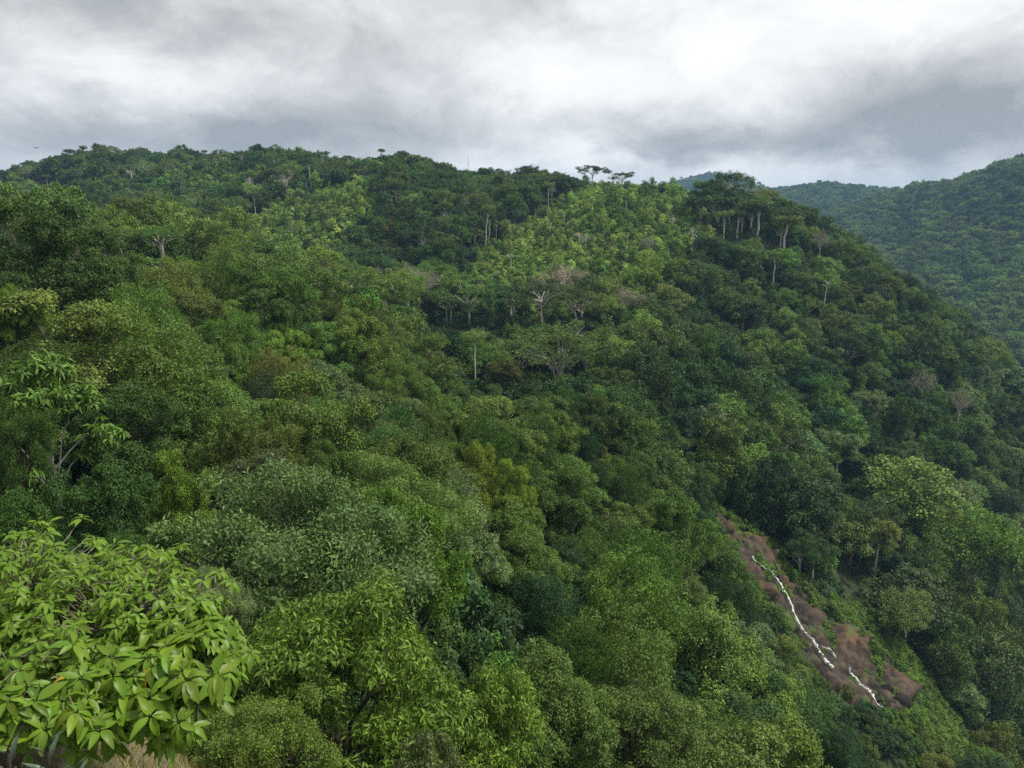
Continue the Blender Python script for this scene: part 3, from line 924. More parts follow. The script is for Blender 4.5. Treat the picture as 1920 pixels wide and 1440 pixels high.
# the forest between them
def zone_of(u, v, d):
    if d > 520:
        return 'far'
    if any(inside(c, np.array([u]), np.array([v]))[0] for c in CLEAR[:2]) and d > 200:
        return 'clear'
    if inside(CLEAR[2], np.array([u]), np.array([v]))[0] and d > 200:
        return 'young'
    if d > 225 and u < 1330:
        return 'ridge'
    if d > 95 and u < 1215 and v < 700:
        return 'plateau'
    if d > 118:
        return 'wall'
    return 'slope'


MIX = dict(  # zone: (kinds, weights), (tints, weights), width range
    ridge=((('dome', 'wide', 'umbrella', 'column', 'slim', 'dry'), (.44, .2, .14, .12, .07, .03)), (('dark', 'deep', 'mid', 'olive'), (.36, .22, .27, .15)), (5.5, 12)),
    plateau=((('dome', 'wide', 'umbrella', 'dry', 'column'), (.38, .26, .18, .12, .06)), (('mid', 'olive', 'dark', 'fresh', 'light'), (.28, .3, .14, .21, .07)), (5.5, 11.5)),
    wall=((('dome', 'column', 'wide', 'tall'), (.5, .22, .2, .08)), (('dark', 'deep', 'mid', 'olive', 'silver', 'light'), (.38, .24, .23, .08, .04, .03)), (5, 11.5)),
    slope=((('dome', 'column', 'wide'), (.56, .2, .24)), (('mid', 'dark', 'olive', 'deep', 'silver', 'fresh'), (.33, .27, .17, .12, .06, .05)), (5, 11)),
    young=((('wide', 'dome', 'slim', 'sapling'), (.3, .2, .2, .3)), (('fresh', 'mid', 'light'), (.4, .4, .2)), (4, 6.5)),
    clear=((('slim', 'bare', 'dome', 'sapling', 'dry'), (.42, .22, .12, .12, .12)), (('fresh', 'mid', 'olive'), (.4, .3, .3)), (4.5, 7.5)),
    far=((('far', 'farplate'), (.88, .12)), (('mid', 'dark', 'olive', 'fresh', 'light', 'deep'), (.3, .22, .16, .13, .07, .12)), (8, 15)))

# the line of sight over the canopy, so that trees nobody could see are not planted
PHI = np.radians(np.linspace(-41, 41, 330))
RR = np.exp(np.linspace(math.log(8), math.log(3000), 420))
_A, _R = np.meshgrid(PHI, RR, indexing='ij')
_G = ground((np.sin(_A) * _R).ravel(), (np.cos(_A) * _R).ravel()).reshape(_A.shape)
_E = np.maximum.accumulate((_G + np.interp(_R, [20, 60, 500], [1.0, 3.0, 4.0])) / _R, axis=1)


def seen(x, y, ztop):
    r = np.hypot(x, y)
    i = np.clip(np.round((np.arctan2(x, y) - PHI[0]) / (PHI[1] - PHI[0])).astype(int), 0, len(PHI) - 1)
    j = np.clip(np.searchsorted(RR, r * 0.96) - 1, 0, len(RR) - 1)
    return ztop / r > _E[i, j]


def jitter_grid(r0, r1, step, jit=0.42):
    n = int(r1 / step) + 1
    gx, gy = np.meshgrid(np.arange(-n, n + 1), np.arange(0, n + 1))
    x = ((gx + 0.5 * (gy % 2)) * step + rng.uniform(-jit, jit, gx.shape) * step).ravel()
    y = (gy * step * 0.87 + rng.uniform(-jit, jit, gx.shape) * step).ravel()
    r = np.hypot(x, y)
    k = (r >= r0) & (r < r1) & (np.abs(np.arctan2(x, y)) < math.radians(39.5))
    return x[k], y[k]


hx = np.array([[t['x'], t['y'], t['T'].W * t['s'] * 0.5] for t in TREES])


def fill():
    rings = [(40, 480, 5.5), (480, 800, 7.6), (800, 1300, 8.6), (1300, 2600, 13.0)]
    for r0, r1, step in rings:
        x, y = jitter_grid(r0, r1, step)
        g = ground(x, y)
        k = seen(x, y, g + 10.0)
        x, y, g = x[k], y[k], g[k]
        u, v, d = project(np.stack([x, y, g + 7.0], -1))
        k = (u > -260) & (u < 2180) & (v < 1720)
        x, y, g, u, v, d = x[k], y[k], g[k], u[k], v[k], d[k]
        ug, vg, _ = project(np.stack([x, y, g], -1))
        open_g, open_t = inside(KEEP_OPEN, ug, vg), inside(KEEP_OPEN, u, v - 6)
        for i in range(len(x)):
            z = zone_of(u[i], v[i], d[i])
            if d[i] > 170 and z != 'clear':
                for hh in (0.0, 4.0, 11.0, 13.0):
                    cu, cv_, _c = project((x[i], y[i], g[i] + hh))
                    if any(inside(c, np.array([cu]), np.array([cv_]))[0] for c in CLEAR[:2]):
                        z = 'clear'
            if z == 'clear' and rng.random() < 0.91:
                continue
            if 60 < d[i] < 160 and (open_g[i] or open_t[i]):
                continue
            dist = np.hypot(hx[:, 0] - x[i], hx[:, 1] - y[i])
            near = dist < hx[:, 2] * 0.62 + 1.2
            if near.any():
                continue
            (ks, kw), (ts, tw), (w0, w1) = MIX[z]
            kind = str(rng.choice(ks, p=np.array(kw) / sum(kw)))
            tint = str(rng.choice(ts, p=np.array(tw) / sum(tw)))
            if d[i] > 330 and kind in ('dome', 'wide', 'column'):
                kind = 'far'
            if kind in ('dry',):
                tint = 'olive' if rng.random() < .85 else 'grey'
            if d[i] < 105 and kind in ('dome', 'wide'):
                kind = 'nearbroad' if rng.random() < 0.75 else 'nearfine'
            if d[i] < 105 and kind == 'column':
                kind = 'nearcolumn'
            T = pick(kind)
            w = w0 + (w1 - w0) * rng.random() ** 1.2
            if kind in ('column', 'nearcolumn'):
                w *= 0.72
            if kind in ('slim', 'bare'):
                w *= 0.55
            if kind == 'bare':
                tint = 'grey'
            if kind == 'sapling':
                w *= 0.45
            s = w / T.W
            sz = s * (0.85 + 0.4 * rng.random())
            sz = min(max(sz, 8.0 / T.H), 15.0 / T.H) if kind not in ('sapling',) and z not in ('young', 'clear') else min(sz, (11.0 if kind in ('slim', 'bare') else 7.0) / T.H)
            line = float(np.interp(u[i], *(FAR_LINE if z == 'far' else SKYLINE).T)) + rng.normal(2.0, 3.0) - (9.0 if rng.random() < 0.07 else 0.0)
            top_v = project((x[i], y[i], g[i] - 0.3 + T.H * sz))[1]
            if d[i] > 150 and top_v < line:                # nothing rises above the skyline the photograph shows
                base_v = project((x[i], y[i], g[i] - 0.3))[1]
                f_ = (base_v - line) / (base_v - top_v)
                if f_ < 0.3:
                    continue
                s, sz = s * max(f_, 0.6), sz * f_
            hw = T.W * s * F / d[i] * 0.5
            if 60 < d[i] < 118:                            # crowns of the near slope stop short of the rock face
                tv_ = project((x[i], y[i], g[i] - 0.3 + T.H * sz))[1]
                bv_ = project((x[i], y[i], g[i]))[1]
                if inside(ROCK, np.array([u[i] + .55 * hw, u[i] + .85 * hw, u[i]]), np.array([tv_ + .2 * (bv_ - tv_), tv_ + .45 * (bv_ - tv_), tv_])).any():
                    continue
            top_v = project((x[i], y[i], g[i] - 0.3 + T.H * sz))[1]
            bot_v = project((x[i], y[i], g[i]))[1]
            if any(d[i] < wd + 1 and u[i] + hw > a_ and u[i] - hw < b_ and top_v < d_ - 6 and bot_v > c_ for a_, b_, c_, d_, wd in WINDOWS):
                continue
            name = dict(umbrella='flat_topped_tree', farplate='flat_topped_tree', slim='slender_tree', bare='bare_tree', dry='thin_crowned_tree', tall='tall_trunked_tree', column='vine_draped_tree', nearcolumn='vine_draped_tree').get(kind, 'broadleaf_tree')
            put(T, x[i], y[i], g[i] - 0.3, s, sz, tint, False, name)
            stand = math.sin(x[i] * 0.031 + 2 * math.sin(y[i] * 0.017)) * math.sin(y[i] * 0.027 + 1.5 * math.sin(x[i] * 0.019 + 1))   # sunlit and dimmer patches of forest, put into the leaf tint
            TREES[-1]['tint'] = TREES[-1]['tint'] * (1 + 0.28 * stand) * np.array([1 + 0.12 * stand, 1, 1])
            if tint not in ('grey',):
                TREES[-1]['tint'] = np.minimum(TREES[-1]['tint'], (0.155, 0.255, 0.095))
            TREES[-1]['zone'] = z


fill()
for t in TREES:
    t.setdefault('zone', zone_of(t['u'], t['v'] + 8, t['d']))


def visible_pixels():
    """How much of the picture each tree shows: crowns painted far to near, on a small grid."""
    W_, H_ = 960, 720
    buf = np.full((H_, W_), -1, np.int32)
    # the ground hides trees behind a crest
    order = sorted(range(len(TREES)), key=lambda i: -TREES[i]['d'])
    for i in order:
        t = TREES[i]
        cx, w = t['u'] / 2, max(t['w'] / 2, 1.0)
        y0, y1 = t['v'] / 2, max(t['v2'] / 2, t['v'] / 2 + 1)
        cyy, hh, ww = (y0 + y1) / 2, (y1 - y0) / 2, w / 2
        ya, yb = max(0, int(y0)), min(H_, int(math.ceil(y1)))
        xa, xb = max(0, int(cx - ww)), min(W_, int(math.ceil(cx + ww)))
        if ya >= yb or xa >= xb:
            continue
        Y, X = np.ogrid[ya:yb, xa:xb]
        m = ((X + .5 - cx) / max(ww, .5)) ** 2 + ((Y + .5 - cyy) / max(hh, .5)) ** 2 <= 1
        buf[ya:yb, xa:xb][m] = i
    cnt = np.bincount(buf[buf >= 0], minlength=len(TREES))
    return cnt, buf


COUNT, IDBUF = visible_pixels()
vis = seen(np.array([t['x'] for t in TREES]), np.array([t['y'] for t in TREES]), np.array([t['z'] + t['T'].H * t['sz'] for t in TREES]))
for i, t in enumerate(TREES):
    t['n'] = int(COUNT[i]) if (vis[i] or t['hero']) else 0
MAX_SINGLE = 300
ranked = sorted(range(len(TREES)), key=lambda i: -(TREES[i]['n'] + (100000 if TREES[i]['hero'] and TREES[i]['n'] > 3 else 0)))
single = set(i for i in ranked[:MAX_SINGLE] if TREES[i]['n'] > 0)
print('trees', len(TREES), 'heroes', N_HERO, 'single', len(single), 'smallest single', min(TREES[i]['n'] for i in single))

# ------------------------------------------------------------------ building the trees
def empty(name, loc, rz=0.0):
    o = bpy.data.objects.new(name, None)
    o.empty_display_size = 0.5
    o.location = loc
    o.rotation_euler = (0, 0, rz)
    COL.objects.link(o)
    return o


def child(name, me, parent):
    o = bpy.data.objects.new(name, me)
    o.parent = parent
    COL.objects.link(o)
    return o


def plant_tree(t):
    T = tmesh(t['T'])
    root = empty(t['kind'], (t['x'], t['y'], t['z']), t['rot'])
    root.rotation_euler[0] = t['lean']
    root.scale = (t['s'] * t['el'], t['s'] / t['el'], t['sz'])
    child('trunk', T.trunk, root)
    c = child('crown', T.crown, root)
    c['tint'] = [float(q) for q in t['tint']]
    return root


HIDDEN = {}


def template_collection(key, meshes):
    c = bpy.data.collections.new('kinds_' + key)
    for i, me in enumerate(meshes):
        o = bpy.data.objects.new('%s_%03d' % (key, i), me)
        c.objects.link(o)
    return c


def scatter(name, meshes, pos, rot, scl, idx, tint, label, rx=None):
    """ONE object of uncountable growth: points that carry an instance each."""
    me = bpy.data.meshes.new(name)
    n = len(pos)
    me.vertices.add(n)
    me.vertices.foreach_set('co', np.ascontiguousarray(pos, np.float32).ravel())
    r3 = np.zeros((n, 3), np.float32)
    r3[:, 2] = rot
    if rx is not None:
        r3[:, 0] = rx
    a = me.attributes.new('rot', 'FLOAT_VECTOR', 'POINT')
    a.data.foreach_set('vector', r3.ravel())
    a = me.attributes.new('scl', 'FLOAT_VECTOR', 'POINT')
    a.data.foreach_set('vector', np.ascontiguousarray(scl, np.float32).ravel())
    a = me.attributes.new('idx', 'INT', 'POINT')
    a.data.foreach_set('value', np.ascontiguousarray(idx, np.int32))
    a = me.attributes.new('tint', 'FLOAT_VECTOR', 'POINT')
    a.data.foreach_set('vector', np.ascontiguousarray(tint, np.float32).ravel())
    me.update()
    o = bpy.data.objects.new(name, me)
    COL.objects.link(o)
    o['kind'] = 'stuff'
    o['label'] = label
    ng = bpy.data.node_groups.new('scatter_' + name, 'GeometryNodeTree')
    ng.interface.new_socket('Geometry', in_out='INPUT', socket_type='NodeSocketGeometry')
    ng.interface.new_socket('Geometry', in_out='OUTPUT', socket_type='NodeSocketGeometry')
    gi, go = ng.nodes.new('NodeGroupInput'), ng.nodes.new('NodeGroupOutput')
    ip = ng.nodes.new('GeometryNodeInstanceOnPoints')
    ci = ng.nodes.new('GeometryNodeCollectionInfo')
    ci.inputs['Collection'].default_value = template_collection(name, meshes)
    ci.inputs['Separate Children'].default_value = True
    ci.inputs['Reset Children'].default_value = True

    def attr(nm, kind):
        q = ng.nodes.new('GeometryNodeInputNamedAttribute')
        q.data_type = kind
        q.inputs['Name'].default_value = nm
        return q.outputs['Attribute']
    L = ng.links
    L.new(gi.outputs[0], ip.inputs['Points'])
    L.new(ci.outputs[0], ip.inputs['Instance'])
    ip.inputs['Pick Instance'].default_value = True
    L.new(attr('idx', 'INT'), ip.inputs['Instance Index'])
    L.new(attr('rot', 'FLOAT_VECTOR'), ip.inputs['Rotation'])
    L.new(attr('scl', 'FLOAT_VECTOR'), ip.inputs['Scale'])
    L.new(ip.outputs[0], go.inputs[0])
    md = o.modifiers.new('scatter', 'NODES')
    md.node_group = ng
    return o


for i in sorted(single, key=lambda i: TREES[i]['d']):
    TREES[i]['obj'] = plant_tree(TREES[i])


def stuff_trees(name, sel, label):
    ts = [TREES[i] for i in sel]
    if not ts:
        return
    kinds = []
    for t in ts:
        if t['T'] not in kinds:
            kinds.append(t['T'])
    scatter(name, [joined(T) for T in kinds], [(t['x'], t['y'], t['z']) for t in ts], [t['rot'] for t in ts], [(t['s'] * t['el'], t['s'] / t['el'], t['sz']) for t in ts],
            [kinds.index(t['T']) for t in ts], [t['tint'] for t in ts], label, rx=[t['lean'] for t in ts])


rest = [i for i in range(len(TREES)) if i not in single]
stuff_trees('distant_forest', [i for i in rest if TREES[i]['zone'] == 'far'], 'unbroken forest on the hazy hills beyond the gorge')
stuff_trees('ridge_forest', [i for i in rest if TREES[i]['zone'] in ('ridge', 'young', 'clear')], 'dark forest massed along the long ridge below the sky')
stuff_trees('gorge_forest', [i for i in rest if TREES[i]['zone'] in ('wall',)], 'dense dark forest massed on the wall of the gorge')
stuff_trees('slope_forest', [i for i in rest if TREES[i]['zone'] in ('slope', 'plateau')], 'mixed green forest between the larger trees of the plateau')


# ------------------------------------------------------------------ undergrowth and regrowth
def ground_cover():
    def tints(names, n, jit=0.16):
        base = np.array([TINT[q] for q in rng.choice(names, n)])
        return base * (1 + rng.normal(0, jit, (n, 1))) * (1 + rng.normal(0, jit * .4, (n, 3)))
    B = [joined(T) for T in TPL['bush']]
    S = [joined(T) for T in TPL['sapling']]
    K = [joined(T) for T in TPL['thicket']]
    # under the trees
    out = []
    for r0, r1, step in ((15, 60, 2.2), (60, 330, 3.3)):
        x, y = jitter_grid(r0, r1, step)
        g = ground(x, y)
        k = seen(x, y, g + 4.0)
        out.append(np.stack([x[k], y[k], g[k]], -1))
    fx, fy = jitter_grid(95, 170, 0.95)                    # small plants on the steep ground beside the falls
    fz = ground(fx, fy)
    fu, fv, fd = project(np.stack([fx, fy, fz], -1))
    fk = inside(KEEP_OPEN, fu, fv)
    out.append(np.stack([fx, fy, fz], -1)[fk])
    p = np.concatenate(out)
    u, v, d = project(p)
    clear = (inside(CLEAR[0], u, v) | inside(CLEAR[1], u, v)) & (d > 200)
    rock = inside(ROCK, u, v) & (d > 90) & (rng.random(len(u)) < 0.89)
    mound = (d < 12.5)
    k = (u > -200) & (u < 2120) & (v < 1800) & ~clear & ~rock & ~mound
    p, u, v, d = p[k], u[k], v[k], d[k]
    n = len(p)
    s = rng.uniform(0.6, 1.3, n) * np.where(rng.random(n) < 0.08, 1.6, 1.0)
    falls = inside(KEEP_OPEN, u, v) & (d > 90)
    s[falls] = rng.uniform(0.35, 0.75, falls.sum())
    t = tints(['dark', 'dark', 'mid', 'deep', 'deep'], n)  # darker tints put the shade of the crown gaps into the leaf colour
    t[falls] = tints(['mid', 'fresh', 'light', 'olive'], int(falls.sum()))
    for a_, b_, c_, d_, wd in WINDOWS:                     # low growth in front of the open trunks
        low_ = (u > a_ - 20) & (u < b_ + 20) & (v > c_ - 10) & (v < d_ + 40) & (d < wd + 3)
        s[low_] *= 0.4
    near = d < 110
    idx = np.where(near, rng.integers(len(B), len(B) + len(K), n), rng.integers(0, len(B), n))
    scatter('undergrowth', B + K, p - [0, 0, 0.2], rng.random(n) * 6.28, np.stack([s, s, s * rng.uniform(.8, 1.4, n)], -1), idx, t,
            'shrubs and creepers covering the ground between the trees')
    # bright regrowth in the clearings
    x, y = jitter_grid(200, 430, 1.9)
    g = ground(x, y)
    k = seen(x, y, g + 4)
    x, y, g = x[k], y[k], g[k]
    u, v, d = project(np.stack([x, y, g + 2], -1))
    k = inside(CLEAR[0], u, v) | inside(CLEAR[1], u, v)
    for hh in (0.0, 6.0, 10.0, 13.0):
        u2, v2, _d = project(np.stack([x, y, g + hh], -1))
        k |= inside(CLEAR[0], u2, v2) | inside(CLEAR[1], u2, v2)
    p = np.stack([x, y, g - 0.15], -1)[k]
    n = len(p)
    s = rng.uniform(0.45, 1.1, n) * np.where(rng.random(n) < 0.13, 1.6, 1.0) * (1 + 0.3 * np.sin(p[:, 0] * 0.21 + np.sin(p[:, 1] * 0.13)) * np.sin(p[:, 1] * 0.17))
    idx = np.where(rng.random(n) < 0.78, rng.integers(0, len(B), n), rng.integers(len(B), len(B) + len(S), n))
    scatter('young_regrowth', B + S, p, rng.random(n) * 6.28, np.stack([s, s, s * rng.uniform(.7, 1.15, n)], -1), idx, tints(['scrub', 'scrub', 'scrub', 'fresh', 'light', 'mid'], n, 0.18) ,
            'bright young saplings and scrub filling the clearings below the skyline')


ground_cover()

# ------------------------------------------------------------------ rock face, waterfall, boulders
def cell(p, size, seed):
    """Nearest-feature-point value for each point: blocks with flat faces. -> (random of the block, distance to its edge)"""
    q = p / size
    base = np.floor(q).astype(int)
    best = np.full(len(p), 1e9)
    second = np.full(len(p), 1e9)
    val = np.zeros(len(p))
    for ox in (-1, 0, 1):
        for oy in (-1, 0, 1):
            for oz in (-1, 0, 1):
                c = base + [ox, oy, oz]
                h = np.sin(c[:, 0] * 127.1 + c[:, 1] * 311.7 + c[:, 2] * 74.7 + seed) * 43758.5453
                h2 = np.sin(c[:, 0] * 269.5 + c[:, 1] * 183.3 + c[:, 2] * 246.1 + seed) * 43758.5453
                h3 = np.sin(c[:, 0] * 113.5 + c[:, 1] * 271.9 + c[:, 2] * 124.6 + seed) * 43758.5453
                f = np.stack([h - np.floor(h), h2 - np.floor(h2), h3 - np.floor(h3)], -1)
                dd = ((q - (c + f)) ** 2).sum(-1)
                closer = dd < best
                second = np.where(closer, best, np.minimum(second, dd))
                val = np.where(closer, f[:, 0], val)
                best = np.where(closer, dd, best)
    return val, np.sqrt(second) - np.sqrt(best)


def rock_offset(x, y, z):
    p = np.stack([x * 0.9 + z * 0.35, y * 0.7, z * 0.8 - x * 0.3], -1)
    a, e = cell(p * [1.0, 1.0, 0.6], 4.0, 3.0)
    b, e2 = cell(p * [1, 1, 0.7] + 7, 1.7, 9.0)
    rock_offset.block = 0.55 * a + 0.45 * b
    return (a - 0.4) * 2.0 + (b - 0.4) * 1.2 - 0.8 * np.exp(-e * 22) - 0.4 * np.exp(-e2 * 18)


def rock_mask(u, v):
    u = u + 9 * np.sin(v * 0.06 + 3 * np.sin(u * 0.03)) + 4 * np.sin(v * 0.21 + u * 0.13)
    v = v + 7 * np.sin(u * 0.07 + 2) + 4 * np.sin(u * 0.23)
    m = np.zeros(np.shape(u))
    for k in range(12):
        a, r = k * 2.4, 2 + k * 1.1
        m += inside(ROCK, u + math.cos(a) * r, v + math.sin(a) * r)
    return m / 12


def m_rock():
    m, ns, ln = new_mat('wet_brown_rock')
    tcn = node(ns, 'ShaderNodeTexCoord')
    n1 = node(ns, 'ShaderNodeTexNoise')
    n1.inputs['Scale'].default_value = 0.8
    n1.inputs['Detail'].default_value = 8.0
    n1.inputs['Roughness'].default_value = 0.65
    ln.new(tcn.outputs['Object'], n1.inputs['Vector'])
    rp = node(ns, 'ShaderNodeValToRGB')
    el_ = rp.color_ramp.elements
    el_[0].position, el_[0].color = 0.34, (0.012, 0.010, 0.008, 1)
    el_[1].position, el_[1].color = 0.75, (0.115, 0.066, 0.032, 1)
    for pos, c in ((0.47, (0.033, 0.025, 0.019, 1)), (0.6, (0.062, 0.044, 0.033, 1))):
        e = el_.new(pos)
        e.color = c
    at = node(ns, 'ShaderNodeAttribute', attribute_name='block')     # every block of the face has its own shade of brown
    s1 = node(ns, 'ShaderNodeMath', operation='MULTIPLY_ADD')
    s1.inputs[1].default_value = 0.42
    s1.inputs[2].default_value = -0.21
    ln.new(at.outputs['Fac'], s1.inputs[0])
    s2 = node(ns, 'ShaderNodeMath', operation='ADD')
    ln.new(s1.outputs[0], s2.inputs[0])
    ln.new(n1.outputs['Fac'], s2.inputs[1])
    ln.new(s2.outputs[0], rp.inputs[0])
    n2 = node(ns, 'ShaderNodeTexNoise')                   # moss and grass that creeps over the ledges
    n2.inputs['Scale'].default_value = 0.33
    n2.inputs['Detail'].default_value = 6.0
    ln.new(tcn.outputs['Object'], n2.inputs['Vector'])
    f = node(ns, 'ShaderNodeMapRange')
    f.inputs[1].default_value = 0.56
    f.inputs[2].default_value = 0.64
    f.inputs[4].default_value = 0.9
    ln.new(n2.outputs['Fac'], f.inputs[0])
    mx = node(ns, 'ShaderNodeMix', data_type='RGBA')
    mx.inputs['B'].default_value = (0.060, 0.092, 0.022, 1)
    ln.new(f.outputs[0], mx.inputs['Factor'])
    ln.new(rp.outputs[0], mx.inputs['A'])
    pb = node(ns, 'ShaderNodeBsdfPrincipled')
    pb.inputs['Roughness'].default_value = 0.75
    pb.inputs['Specular IOR Level'].default_value = 0.2
    ln.new(mx.outputs['Result'], pb.inputs['Base Color'])
    bp = node(ns, 'ShaderNodeBump')
    bp.inputs['Strength'].default_value = 0.12
    bp.inputs['Distance'].default_value = 0.4
    ln.new(n1.outputs['Fac'], bp.inputs['Height'])
    ln.new(bp.outputs[0], pb.inputs['Normal'])
    out = node(ns, 'ShaderNodeOutputMaterial')
    ln.new(pb.outputs[0], out.inputs['Surface'])
    return m


M_ROCK = m_rock()


def slope_normal(x, y, e=1.5):
    gx = (ground(x + e, y) - ground(x - e, y)) / (2 * e)
    gy = (ground(x, y + e) - ground(x, y - e)) / (2 * e)
    return unit(np.stack([-gx, -gy, np.ones_like(gx)], -1))


FALLS = [([(1400, 1052), (1405, 1062)], 5), ([(1405, 1062), (1420, 1071), (1437, 1082)], 2.5), ([(1498, 1193), (1512, 1207)], 5), ([(1603, 1297), (1618, 1305)], 4), ([(1436, 1081), (1446, 1093), (1455, 1106), (1462, 1120), (1470, 1140), (1480, 1162), (1490, 1180), (1499, 1194)], 7),
         ([(1511, 1206), (1519, 1218), (1525, 1230), (1533, 1243), (1541, 1252), (1551, 1262)], 15), ([(1530, 1218), (1541, 1224), (1550, 1232), (1557, 1241)], 4),
         ([(1582, 1262), (1590, 1274), (1597, 1286), (1604, 1298)], 6), ([(1617, 1304), (1624, 1314), (1632, 1324), (1646, 1337)], 9)]


def water_distance(x, y):
    best = np.full(len(x), 1e9)
    for line, wpx in FALLS:
        for (a, b), (c, e) in zip(line[:-1], line[1:]):
            for t in np.linspace(0, 1, 4):
                h_ = hit(a + (c - a) * t, b + (e - b) * t, 90, 150)[0]
                best = np.minimum(best, np.hypot(x - h_[0], y - h_[1]))
    return best


def build_rock():
    hits = np.array([hit(u, v, 60, 200)[0] for u, v in ROCK])
    x0, x1 = hits[:, 0].min() - 4, hits[:, 0].max() + 4
    y0, y1 = hits[:, 1].min() - 6, hits[:, 1].max() + 6
    st = 0.36
    xs, ys = np.arange(x0, x1, st), np.arange(y0, y1, st)
    X, Y = np.meshgrid(xs, ys, indexing='ij')
    x, y = X.ravel(), Y.ravel()
    z = ground(x, y)
    u, v, d = project(np.stack([x, y, z], -1))
    m = rock_mask(u, v)
    off = rock_offset(x, y, z)
    blk = rock_offset.block
    off = off * (1 - 0.8 * np.exp(-(water_distance(x, y) / 1.3) ** 2))
    nrm = slope_normal(x, y)
    h = np.where(m > 0.02, 0.8 * m + off * np.clip(m * 1.4, 0, 1) - (1 - m) * 1.0, -1.6)
    p = np.stack([x, y, z], -1) + nrm * h[:, None]
    n, k = X.shape
    i, j = np.meshgrid(np.arange(n - 1), np.arange(k - 1), indexing='ij')
    q = np.stack([i * k + j, (i + 1) * k + j, (i + 1) * k + j + 1, i * k + j + 1], -1).reshape(-1, 4)
    keep = (m[q] > 0.02).any(1)
    q = q[keep]
    used, inv = np.unique(q, return_inverse=True)
    me = mesh_from('cliff', p[used], inv.reshape(-1, 4), [M_ROCK])
    at = me.attributes.new('block', 'FLOAT', 'POINT')
    at.data.foreach_set('value', np.ascontiguousarray(blk[used], np.float32))
    o = bpy.data.objects.new('cliff', me)
    COL.objects.link(o)
    o['label'] = 'bare brown rock face beside the waterfall, broken into ledges'
    o['category'] = 'cliff'
    o['kind'] = 'structure'


build_rock()


def m_water():
    m, ns, ln = new_mat('white_water')
    tcn = node(ns, 'ShaderNodeUVMap')
    mp = node(ns, 'ShaderNodeMapping')
    mp.inputs['Scale'].default_value = (5.0, 0.35, 1)
    ln.new(tcn.outputs[0], mp.inputs['Vector'])
    n1 = node(ns, 'ShaderNodeTexNoise')
    n1.inputs['Scale'].default_value = 1.0
    n1.inputs['Detail'].default_value = 6.0
    ln.new(mp.outputs[0], n1.inputs['Vector'])
    rp = node(ns, 'ShaderNodeValToRGB')
    rp.color_ramp.elements[0].position, rp.color_ramp.elements[0].color = 0.36, (0.22, 0.25, 0.26, 1)
    rp.color_ramp.elements[1].position, rp.color_ramp.elements[1].color = 0.62, (0.74, 0.76, 0.77, 1)
    ln.new(n1.outputs['Fac'], rp.inputs[0])
    pb = node(ns, 'ShaderNodeBsdfPrincipled')
    pb.inputs['Roughness'].default_value = 0.4
    ln.new(rp.outputs[0], pb.inputs['Base Color'])
    bp = node(ns, 'ShaderNodeBump')
    bp.inputs['Strength'].default_value = 0.7
    bp.inputs['Distance'].default_value = 0.2
    ln.new(n1.outputs['Fac'], bp.inputs['Height'])
    ln.new(bp.outputs[0], pb.inputs['Normal'])
    sx = node(ns, 'ShaderNodeSeparateXYZ')                 # the sheet thins out and breaks up towards its edges
    ln.new(tcn.outputs[0], sx.inputs[0])
    ab = node(ns, 'ShaderNodeMath', operation='ABSOLUTE')
    ln.new(sx.outputs[0], ab.inputs[0])
    n2 = node(ns, 'ShaderNodeTexNoise')
    n2.inputs['Scale'].default_value = 1.3
    n2.inputs['Detail'].default_value = 6.0
    ln.new(mp.outputs[0], n2.inputs['Vector'])
    t1 = node(ns, 'ShaderNodeMath', operation='MULTIPLY_ADD')
    t1.inputs[1].default_value = -1.5
    ln.new(ab.outputs[0], t1.inputs[0])
    ln.new(n2.outputs['Fac'], t1.inputs[2])
    t2 = node(ns, 'ShaderNodeMapRange')
    t2.inputs[1].default_value = 0.08
    t2.inputs[2].default_value = 0.3
    ln.new(t1.outputs[0], t2.inputs[0])
    ln.new(t2.outputs[0], pb.inputs['Alpha'])
    out = node(ns, 'ShaderNodeOutputMaterial')
    ln.new(pb.outputs[0], out.inputs['Surface'])
    return m


